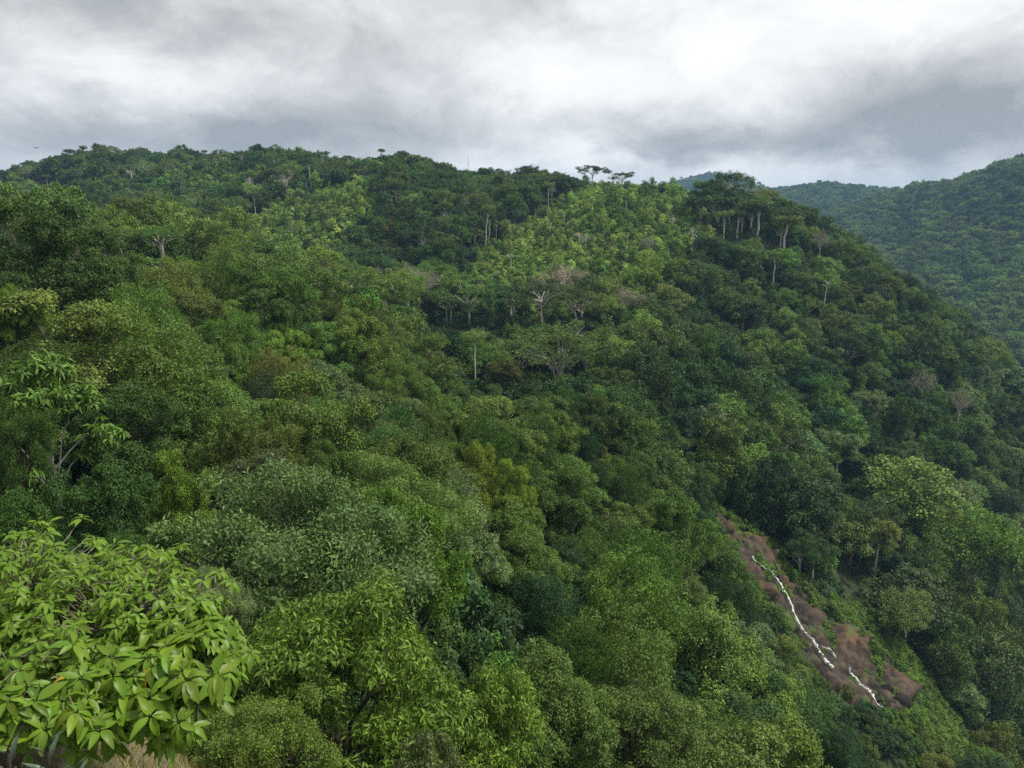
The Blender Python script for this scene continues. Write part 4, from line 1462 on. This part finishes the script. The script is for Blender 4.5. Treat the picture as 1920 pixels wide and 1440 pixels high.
M_WATER = m_water()
def build_water():
    root = empty('waterfall', tuple(hit(1640, 1330, 60, 200)[0]))
    root['label'] = 'thin white waterfall sliding down the brown rock of the gorge'
    root['category'] = 'waterfall'
    rs = np.random.default_rng(5)
    for line, wpx in FALLS:
        L = []
        for (a, b), (c, e) in zip(line[:-1], line[1:]):
            for t in np.linspace(0, 1, 5)[:-1]:
                L.append((a + (c - a) * t, b + (e - b) * t))
        L.append(line[-1])
        pts = np.array([hit(u, v, 60, 200)[0] for u, v in L])
        n = len(pts)
        nr = slope_normal(pts[:, 0], pts[:, 1])
        tan = unit(np.gradient(pts, axis=0))
        side = unit(np.cross(tan, nr))
        cols = 7
        wid = 1.1 * wpx * 118 / F * (0.55 + 0.45 * np.sin(np.linspace(0.3, 2.6, n))) * rs.uniform(0.75, 1.25, n)
        V, UV = [], []
        run = np.r_[0, np.cumsum(np.linalg.norm(np.diff(pts, axis=0), axis=1))]
        edge = rs.uniform(0.6, 1.25, (n, 2))
        for i in range(n):
            for j in range(cols):
                s = j / (cols - 1) * 2 - 1
                b = pts[i] + side[i] * s * wid[i] * 0.5 * edge[i, 0 if s < 0 else 1]
                zb = ground(b[0], b[1])
                ro = float(rock_offset(np.array([b[0]]), np.array([b[1]]), zb)[0])
                b[2] = zb[0]
                V.append(b + nr[i] * (1.05 + 0.22 * ro + 0.3 * (1 - s * s) + rs.normal(0, 0.09)))
                UV.append((s * 0.5, run[i]))
        i, j = np.meshgrid(np.arange(n - 1), np.arange(cols - 1), indexing='ij')
        q = np.stack([i * cols + j, i * cols + j + 1, (i + 1) * cols + j + 1, (i + 1) * cols + j], -1).reshape(-1, 4)
        me = mesh_from('cascade', np.array(V), q, [M_WATER], uv=np.array(UV), smooth=True)
        o = bpy.data.objects.new('cascade', me)
        COL.objects.link(o)
        o.parent = root
        o.matrix_parent_inverse = Matrix.Translation(root.location).inverted()


build_water()


def boulder_mesh(seed):
    rs = np.random.default_rng(seed)
    bm = bmesh.new()
    for p in unit(rs.normal(size=(26, 3))) * rs.uniform(0.75, 1.1, (26, 1)) * [1.1, 0.9, 0.75]:
        bm.verts.new(p)
    bmesh.ops.convex_hull(bm, input=bm.verts)
    bmesh.ops.delete(bm, geom=[v for v in bm.verts if not v.link_faces], context='VERTS')
    bmesh.ops.bevel(bm, geom=list(bm.edges), offset=0.05, segments=1, affect='EDGES')
    me = bpy.data.meshes.new('boulder')
    bm.to_mesh(me)
    bm.free()
    me.materials.append(M_ROCK)
    return me


BOULDERS = [(1688, 1322, 1.7, 'largest brown boulder at the foot of the rock face'), (1668, 1332, 1.2, 'squat brown boulder beside the pool end of the waterfall'), (1662, 1300, 1.3, 'angular brown boulder wedged under the overhanging rock'),
            (1705, 1306, 1.5, 'dark boulder under the grassy edge of the rock face'), (1640, 1315, 0.9, 'small wet boulder just above the lowest white water'), (1655, 1345, 0.9, 'small low boulder below the lowest white water'),
            (1676, 1283, 1.1, 'brown boulder high on the ledge over the largest one')]
for bi, (bu, bv, br, bl) in enumerate(BOULDERS):
    o = bpy.data.objects.new('boulder', boulder_mesh(60 + bi))
    hp, _d = hit(bu, bv, 60, 200)
    o.location = (hp[0], hp[1], float(ground(hp[0], hp[1])[0]) + 0.35)
    o.scale = (br, br, br)
    o.rotation_euler = (rng.normal(0, .3), rng.normal(0, .3), rng.random() * 6)
    COL.objects.link(o)
    o['label'], o['category'], o['group'] = bl, 'boulder', 'boulders at the foot of the falls'


# ------------------------------------------------------------------ the viewpoint bank: dry earth, grass, the broad-leaved shrub
M_BANK = noise_material('dry_bank', (0.09, 0.072, 0.045), (0.20, 0.16, 0.10), 5.0, c3=(0.09, 0.10, 0.035), scale3=1.6, bump=0.5)


def build_bank():
    n = 90
    xs, ys = np.linspace(-7, 1.5, n), np.linspace(1.2, 11.5, n)
    X, Y = np.meshgrid(xs, ys, indexing='ij')
    x, y = X.ravel(), Y.ravel()
    z = ground(x, y)
    rr = np.random.default_rng(8)
    z2 = z + 0.05 + 0.05 * np.sin(x * 5 + np.sin(y * 4)) * np.sin(y * 6) + rr.normal(0, 0.012, len(x))
    i, j = np.meshgrid(np.arange(n - 1), np.arange(n - 1), indexing='ij')
    q = np.stack([i * n + j, (i + 1) * n + j, (i + 1) * n + j + 1, i * n + j + 1], -1).reshape(-1, 4)
    o = bpy.data.objects.new('bank', mesh_from('bank', np.stack([x, y, z2], -1), q, [M_BANK], smooth=True))
    COL.objects.link(o)
    o['kind'] = 'structure'
    # grass: blades, green on the flat and straw-coloured along the edge
    N = 26000
    bx_, by_ = rr.uniform(-5.5, 0.5, N), rr.uniform(3.2, 11.0, N)
    bz = ground(bx_, by_) + 0.03
    cl = np.sin(bx_ * 2.3 + 1) * np.sin(by_ * 2.9) + rr.normal(0, 0.5, N)
    keep = cl > -0.5
    bx_, by_, bz = bx_[keep], by_[keep], bz[keep]
    N = len(bx_)
    h = rr.uniform(0.05, 0.17, N)[:, None]
    a = rr.random(N) * 6.28
    lean = np.stack([np.cos(a), np.sin(a), np.zeros(N)], -1)
    side = np.stack([-np.sin(a), np.cos(a), np.zeros(N)], -1) * 0.006
    b = np.stack([bx_, by_, bz], -1)
    upv = np.array([0, 0, 1.0])
    v = np.stack([b - side, b + side, b + side * 0.5 + lean * h * 0.6 + upv * h * 0.9, b - side * 0.5 + lean * h * 0.6 + upv * h * 0.9], 1).reshape(-1, 3)
    me = mesh_from('grass', v, np.arange(len(v)).reshape(-1, 4), [leaf_material('straw_grass', gloss=0.2, fixed=(0.20, 0.19, 0.07), spread=0.5, patch=0.3)])
    o = bpy.data.objects.new('grass', me)
    COL.objects.link(o)
    o['kind'] = 'stuff'
    o['label'] = 'short dry grass on the earth bank under the shrub'


build_bank()


def big_leaf(name, droop, twist, wmax, fold, mat, n=7, tip=1.0):
    V, UV, Q = [], [], []
    for i in range(n):
        t = i / (n - 1)
        w = wmax * (math.sin(math.pi * min(t, 0.999) ** 0.82) ** 0.85) * (1 - 0.25 * t * tip) + (0.004 if 0 < t < 1 else 0.0)
        if i == 0:
            w = 0.012
        for k in (-1, 0, 1):
            y = k * w
            z = -droop * t * t + fold * abs(k) * w + twist * y * t
            wave = 0.012 * math.sin(t * 14) * abs(k)
            V.append((t * (1 - 0.18 * droop * t), y, z + wave))
            UV.append((k * 0.5, t))
    for i in range(n - 1):
        for k in (0, 1):
            Q.append((i * 3 + k, i * 3 + k + 1, (i + 1) * 3 + k + 1, (i + 1) * 3 + k))
    return mesh_from(name, np.array(V), np.array(Q)[:, ::-1], [mat], uv=np.array(UV), smooth=True)


LEAF_V = [big_leaf('leaf_%d' % i, dr, tw, wm, fo, M_LEAF_BIG) for i, (dr, tw, wm, fo) in
          enumerate([(0.12, 0.2, 0.21, 0.35), (0.25, -0.3, 0.19, 0.45), (0.38, 0.15, 0.22, 0.3), (0.5, 0.35, 0.2, 0.4), (0.65, -0.2, 0.18, 0.55)])]


def frame(d, n):
    """Rotation whose X runs along d and whose Z is as near n as can be."""
    x = Vector(d).normalized()
    y = Vector(n).cross(x)
    if y.length < 1e-4:
        y = Vector((0, 1, 0)).cross(x)
    y.normalize()
    z = x.cross(y)
    return Matrix((x, y, z)).transposed().to_4x4()


def build_shrub():
    rs = np.random.default_rng(21)
    base = np.array([-3.2, 4.6, 0.0])
    base[2] = float(ground(base[0], base[1])[0])
    root = empty('broad_leaved_shrub', tuple(base))
    root['label'] = 'bright green shrub with large pointed leaves, overhanging the earth bank'
    root['category'] = 'shrub'
    lobes = [(P(40, 1180, 5.7), (1.0, 1.0, 0.62), 760), (P(215, 1195, 5.4), (0.66, 0.8, 0.50), 540), (P(325, 1250, 5.1), (0.36, 0.5, 0.32), 220), (P(50, 1300, 4.6), (0.5, 0.5, 0.24), 80), (P(270, 1290, 5.1), (0.42, 0.45, 0.22), 130)]
    leaves, limbs_, twigs = [], [], []
    fork = base + np.array([0.15, 0.1, 0.55])
    (tv, tf), _ = limb(rs, base - [0, 0, 0.5], fork, 0.07, 0.05, 6, 0.06)
    limbs_.append(('stem', [(tv, tf)]))
    for c, r, n in lobes:
        c, r = np.array(c), np.array(r)
        group_ = []
        (lv, lf), path = limb(rs, fork, c, 0.035, 0.014, 9, 0.16, 0.08, 6)
        group_.append((lv, lf))
        m = 0
        while m < n:
            d = unit(rs.normal(size=3))
            if d[2] < -0.45 and rs.random() < 0.75:
                continue
            if d[1] > 0.55 and rs.random() < 0.6:
                continue
            m += 1
            p = c + d * r * (0.48 + 0.60 * rs.random() ** 0.5) * (1 + 0.2 * math.sin(d[0] * 6 + c[0] * 5) * math.sin(d[2] * 7 + 1) + 0.12 * math.sin(d[0] * 13 + d[1] * 9))
            s = c + (p - c) * 0.6 + rs.normal(0, 0.04, 3)
            (lv, lf), tp = limb(rs, s, p, 0.006, 0.003, 5, 0.22, 0.03, 3)
            group_.append((lv, lf))
            ax = unit(d * np.array([.55, .55, .4]) + np.array([0, -0.05, 0.75]) + rs.normal(0, 0.18, 3))
            k = int(rs.integers(7, 11))
            a0 = rs.random() * 6.28
            e1 = unit(np.cross(ax, rs.normal(size=3)))
            e2 = np.cross(ax, e1)
            size = rs.uniform(0.052, 0.104) * (1.5 if c[1] < 4.6 else 1.0)
            for q in range(k):
                th = a0 + q * 6.283 / k + rs.normal(0, 0.25)
                t = e1 * math.cos(th) + e2 * math.sin(th)
                young = q < 2 and rs.random() < 0.6
                ld = unit(t + ax * (1.1 if young else rs.uniform(0.05, 0.5)) - np.array([0, 0, rs.uniform(0.15, 0.7)]) * (0.2 if young else 1))
                L = size * (rs.uniform(0.4, 0.6) if young else rs.uniform(0.75, 1.2))
                nn = unit(ax + np.array([0, 0, 0.4]) + rs.normal(0, 0.25, 3))
                var = int(rs.integers(0, 5))
                R_ = rs.random()
                if R_ < 0.012:
                    tint = (0.52, 0.40, 0.03)
                elif young:
                    tint = (0.21, 0.33, 0.036)
                else:
                    g_ = rs.uniform(0.55, 1.2)
                    tint = (0.145 * g_ * rs.uniform(.8, 1.25), 0.255 * g_, 0.020 * g_)
                M4 = Matrix.Translation(Vector(p + ld * 0.012)) @ frame(ld, nn) @ Matrix.Diagonal((L, L, L, 1))
                tipp = p + ld * L * 0.6
                u, v, dd = project(tipp)
                on = -20 < u < 1940 and v < 1450
                front = float(np.dot(unit(tipp - c), unit(-tipp))) + 0.5 * float(unit(tipp - c)[2])
                leaves.append((L / dd * (1 if on else 0.05) * (0.4 + max(0, front)), var, M4, tint))
        limbs_.append(('branch', group_))
    for nm, grp in limbs_:
        v, f = join(grp)
        o = bpy.data.objects.new(nm, mesh_from(nm, v - base, f, [M_TWIG], smooth=True))
        COL.objects.link(o)
        o.parent = root
    leaves.sort(key=lambda q: -q[0])
    inv = Matrix.Translation(Vector(base)).inverted()
    for sc_, var, M4, tint in leaves[:300]:
        o = bpy.data.objects.new('leaf', LEAF_V[var])
        COL.objects.link(o)
        o.parent = root
        o.matrix_local = inv @ M4
        o['tint'] = list(tint)
    # the leaves behind them
    for nm, tsel in (('leaves', leaves[300:]),):
        V, Q, UV, TT, o_ = [], [], [], [], 0
        for sc_, var, M4, tint in tsel:
            me = LEAF_V[var]
            co = np.empty(len(me.vertices) * 3, np.float32)
            me.vertices.foreach_get('co', co)
            co = np.c_[co.reshape(-1, 3), np.ones(len(me.vertices))] @ np.array(inv @ M4).T
            V.append(co[:, :3])
            lp = np.empty(len(me.loops), np.int32)
            me.loops.foreach_get('vertex_index', lp)
            Q.append(lp.reshape(-1, 4) + o_)
            t = np.repeat(np.linspace(0, 1, 7), 3)
            UV.append(np.stack([np.tile([-.5, 0, .5], 7), t], -1))
            o_ += len(co)
        me = mesh_from('leaves', np.concatenate(V), np.concatenate(Q), [M_LEAF_BIG], uv=np.concatenate(UV), smooth=True)
        o = bpy.data.objects.new('leaves', me)
        COL.objects.link(o)
        o.parent = root
        o['kind'] = 'stuff'
        o['tint'] = [0.13, 0.235, 0.022]


M_TWIG = noise_material('grey_twig', (0.12, 0.10, 0.075), (0.26, 0.23, 0.17), 12.0)
build_shrub()


def build_rosettes():
    rs = np.random.default_rng(33)
    m, ns, ln = new_mat('purple_green_leaf')
    uv = node(ns, 'ShaderNodeUVMap')
    sx = node(ns, 'ShaderNodeSeparateXYZ')
    ln.new(uv.outputs[0], sx.inputs[0])
    rp = node(ns, 'ShaderNodeValToRGB')
    rp.color_ramp.elements[0].position, rp.color_ramp.elements[0].color = 0.1, (0.045, 0.012, 0.022, 1)
    rp.color_ramp.elements[1].position, rp.color_ramp.elements[1].color = 0.55, (0.055, 0.10, 0.062, 1)
    nz = node(ns, 'ShaderNodeTexNoise')
    nz.inputs['Scale'].default_value = 6.0
    ad = node(ns, 'ShaderNodeMath', operation='MULTIPLY_ADD')
    ad.inputs[1].default_value = 0.5
    sb = node(ns, 'ShaderNodeMath', operation='SUBTRACT')
    sb.inputs[1].default_value = 0.25
    ln.new(nz.outputs['Fac'], ad.inputs[0])
    ln.new(sx.outputs[1], sb.inputs[0])
    ln.new(sb.outputs[0], ad.inputs[2])
    ln.new(ad.outputs[0], rp.inputs[0])
    pb = node(ns, 'ShaderNodeBsdfPrincipled')
    pb.inputs['Roughness'].default_value = 0.42
    ln.new(rp.outputs[0], pb.inputs['Base Color'])
    out = node(ns, 'ShaderNodeOutputMaterial')
    ln.new(pb.outputs[0], out.inputs['Surface'])
    lv = [big_leaf('blade_%d' % i, dr, 0.1, 0.11, 0.5, m) for i, dr in enumerate((0.1, 0.25, 0.45))]
    spots = [(85, 1388, 3.9, 0.22, 'dark purple-hearted plant under the shrub, beside the grassy bank'), (12, 1392, 3.9, 0.22, 'dark purple-hearted plant half cut off by the corner of the picture'), (140, 1425, 4.0, 0.17, 'low purple-hearted plant at the lower edge by the grassy bank')]
    for px, py, d, L, lab in spots:
        p = P(px, py, d)
        g = float(ground(p[0], p[1])[0])
        root = empty('purple_leaved_plant', (p[0], p[1], g))
        root['label'], root['category'], root['group'] = lab, 'plant', 'purple-hearted plants'
        h = max(p[2] - g - 0.06, 0.05)
        (tv, tf), _ = limb(rs, (0, 0, -0.1), (0, 0, h), 0.014, 0.01, 5, 0.04)
        child('stem', mesh_from('stem', tv, tf, [M_BARK], smooth=True), root)
        for k in range(22):
            a = k * 2.4 + rs.normal(0, 0.2)
            t = k / 21
            elv = 0.25 + 1.0 * t
            ld = np.array([math.cos(a) * math.cos(elv), math.sin(a) * math.cos(elv), math.sin(elv)])
            nn = np.array([-math.cos(a) * math.sin(elv), -math.sin(a) * math.sin(elv), math.cos(elv)])
            S = L * rs.uniform(0.7, 1.1) * (1.0 - 0.3 * t)
            o = child('leaf', lv[int(rs.integers(3))], root)
            o.matrix_local = Matrix.Translation((0, 0, h * (0.45 + 0.55 * t))) @ frame(ld, nn) @ Matrix.Diagonal((S, S, S, 1))


build_rosettes()


# ------------------------------------------------------------------ radio mast on the farther hill
def build_mast():
    d = 1250.0
    top, foot = P(878, 294, d), P(878, 328, d)
    g = float(ground(foot[0], foot[1])[0])
    H = top[2] - g
    root = empty('radio_mast', (foot[0], foot[1], g))
    root['label'] = 'slim red and white lattice mast on the farther hill'
    root['category'] = 'mast'
    red = noise_material('mast_red', (0.42, 0.10, 0.07), (0.5, 0.14, 0.1), 2.0)
    white = noise_material('mast_white', (0.6, 0.6, 0.58), (0.7, 0.7, 0.68), 2.0)
    n = 6
    for k in range(n):
        z0, z1 = H * k / n, H * (k + 1) / n
        w0, w1 = 0.9 - 0.6 * k / n, 0.9 - 0.6 * (k + 1) / n
        parts = []
        c = [(math.cos(a), math.sin(a)) for a in (0.3, 0.3 + 2.094, 0.3 + 4.189)]
        for q in range(3):
            parts.append(tube([(c[q][0] * w0, c[q][1] * w0, z0), (c[q][0] * w1, c[q][1] * w1, z1)], [0.14, 0.14], 5))
            e = c[(q + 1) % 3]
            parts.append(tube([(c[q][0] * w0, c[q][1] * w0, z0), (e[0] * w1, e[1] * w1, z1)], [0.08, 0.08], 4))
        v, f = join(parts)
        child('section', mesh_from('section', v, f, [red if k % 2 == 0 else white]), root)
    v, f = tube([(0, 0, H * 0.97), (0, 0, H + 2.5)], [0.08, 0.04], 5)
    child('antenna', mesh_from('antenna', v, f, [white]), root)


build_mast()


# ------------------------------------------------------------------ soaring bird
def build_bird():
    c = P(68, 277.5, 150.0)
    root = empty('bird', tuple(c))
    root['label'] = 'dark bird soaring with raised wings above the far ridge'
    root['category'] = 'bird'
    mt = noise_material('black_plumage', (0.012, 0.011, 0.010), (0.03, 0.027, 0.024), 6.0)
    bm = bmesh.new()

    def ring(cx, cyy, cz, chord, th, ang):
        out = []
        for k in range(8):
            a = k / 8 * 6.283
            y, z = math.cos(a) * chord * 1.4, math.sin(a) * th * 1.6
            out.append(bm.verts.new((cx, cyy + y, cz + z)))
        return out
    # body: rings along the flight direction, then wings as swept, flattened tubes grown from its sides: one continuous figure
    spans = [(-0.78, 0.10, 0.46, 0.03, 0.008), (-0.62, 0.04, 0.34, 0.10, 0.012), (-0.42, 0.0, 0.20, 0.15, 0.018), (-0.2, -0.02, 0.07, 0.17, 0.03), (-0.08, 0.0, 0.01, 0.27, 0.07), (0.0, 0.0, 0.0, 0.36, 0.095),
             (0.08, 0.0, 0.01, 0.27, 0.07), (0.2, -0.02, 0.05, 0.17, 0.03), (0.42, 0.0, 0.11, 0.15, 0.018), (0.62, 0.04, 0.14, 0.10, 0.012), (0.76, 0.10, 0.15, 0.03, 0.008)]
    rings = [ring(*s, 0) for s in spans]
    for a, b in zip(rings[:-1], rings[1:]):
        for k in range(8):
            bm.faces.new((a[k], a[(k + 1) % 8], b[(k + 1) % 8], b[k]))
    bm.faces.new(rings[0])
    bm.faces.new(rings[-1][::-1])
    bmesh.ops.recalc_face_normals(bm, faces=bm.faces)
    me = bpy.data.meshes.new('body')
    bm.to_mesh(me)
    bm.free()
    me.materials.append(mt)
    child('body', me, root)
    v = np.array([(-0.06, -0.30, 0), (0.06, -0.30, 0), (0.13, -0.58, 0.0), (-0.13, -0.58, 0.0), (-0.05, -0.30, 0.03), (0.05, -0.30, 0.03), (0.11, -0.57, 0.015), (-0.11, -0.57, 0.015)])
    q = np.array([(0, 3, 2, 1), (4, 5, 6, 7), (0, 1, 5, 4), (1, 2, 6, 5), (2, 3, 7, 6), (3, 0, 4, 7)])
    child('tail', mesh_from('tail', v, q, [mt]), root)
    root.rotation_euler = (0.1, 0.08, math.radians(25))
    root.scale = (0.85, 0.85, 0.85)


build_bird()

# ------------------------------------------------------------------ air
def build_haze():
    x0, x1, y0, y1, z0, z1 = -3700, 3700, -3700, 3700, -170, 150
    v = np.array([(x, y, z) for z in (z0, z1) for y in (y0, y1) for x in (x0, x1)], float)
    q = np.array([(0, 2, 3, 1), (4, 5, 7, 6), (0, 1, 5, 4), (1, 3, 7, 5), (3, 2, 6, 7), (2, 0, 4, 6)])
    m, ns, ln = new_mat('haze_air')
    pv = node(ns, 'ShaderNodeVolumePrincipled')
    pv.inputs['Color'].default_value = (0.38, 0.64, 1.0, 1)
    pv.inputs['Density'].default_value = 0.00016
    pv.inputs['Anisotropy'].default_value = 0.0
    out = node(ns, 'ShaderNodeOutputMaterial')
    ln.new(pv.outputs[0], out.inputs['Volume'])
    o = bpy.data.objects.new('haze', mesh_from('haze', v, q, [m]))
    COL.objects.link(o)
    o['kind'] = 'stuff'
    o['label'] = 'thin bluish haze filling the air over the hills'
    zs = np.array([q.co.z for q in bpy.data.objects['ground'].data.vertices])
    print('ground z range', zs.min(), zs.max())


build_haze()

# ------------------------------------------------------------------ what each tree is called
ORD = ['', 'first', 'second', 'third', 'fourth', 'fifth', 'sixth', 'seventh', 'eighth', 'ninth', 'tenth', 'eleventh', 'twelfth', 'thirteenth', 'fourteenth', 'fifteenth', 'sixteenth', 'seventeenth', 'eighteenth', 'nineteenth', 'twentieth']
SHAPE = dict(broadleaf_tree='domed tree', flat_topped_tree='flat-topped tree', slender_tree='slender tree', thin_crowned_tree='thin-crowned tree', tall_trunked_tree='tall-trunked tree', vine_draped_tree='vine-draped tree',
             spreading_tree='spreading tree', bare_tree='bare pale snag', palmate_leaved_tree='tree')


def place_of(t):
    u, v, d = t['u'], t['v'], t['d']
    if d < 48:
        return 'just below the viewpoint'
    if d > 225 and u < 1300:
        if u < 420:
            return 'on the far ridge under the soaring bird'
        if u < 720:
            return 'around the small bright clearing'
        if u < 980:
            return 'on the dark knoll by the mast'
        return 'in the wide clearing below the skyline'
    if d > 240 and v < 470:
        return 'on the brow with white trunks'
    if d > 118 and u >= 1215:
        a = 'high on' if v < 600 else 'halfway up' if v < 800 else 'low on' if v < 1000 else 'at the foot of'
        return a + (' the outer gorge wall' if u > 1640 else ' the inner gorge wall')
    if d > 95 and v < 700:
        return 'on the plateau near the ravine mouth' if u < 420 else 'on the plateau before the dark ravine' if u < 800 else 'around the shady trunk grove'
    if u < 420:
        return 'on the shoulder under the far ridge'
    if u < 800:
        return 'upslope of the broad feathery tree'
    if u < 1120:
        return 'below the pale-limbed spreading tree' if v < 900 else 'downslope of the yellow-green pair'
    return 'on the spur above the falls' if v < 1000 else 'on the slope facing the falls'


def label_trees():
    cells = {}
    for i in single:
        t = TREES[i]
        o = t['obj']
        o['category'] = 'tree'
        look = '' if t['kind'] == 'bare_tree' else LOOK[t['look']] + ' '
        if t['note']:
            o['label'] = (look + SHAPE[t['kind']] + ' ' + t['note']).strip()
        else:
            cells.setdefault((look, t['kind'], place_of(t)), []).append(t)
        o['group'] = dict(slope='trees of the near slope', plateau='trees of the plateau', wall='trees of the gorge wall', ridge='trees of the long ridge').get(t['zone'], 'trees of the clearings')
    for (look, kind, place), ts in cells.items():
        ts.sort(key=lambda t: math.hypot(t['u'] - 1500, t['v'] - 1150))
        for k, t in enumerate(ts):
            lab = look + SHAPE[kind] + ' ' + place
            if len(ts) > 1:
                lab += ', ' + (ORD[k + 1] if k + 1 < len(ORD) else 'last') + ' from the waterfall'
            t['obj']['label'] = lab


label_trees()
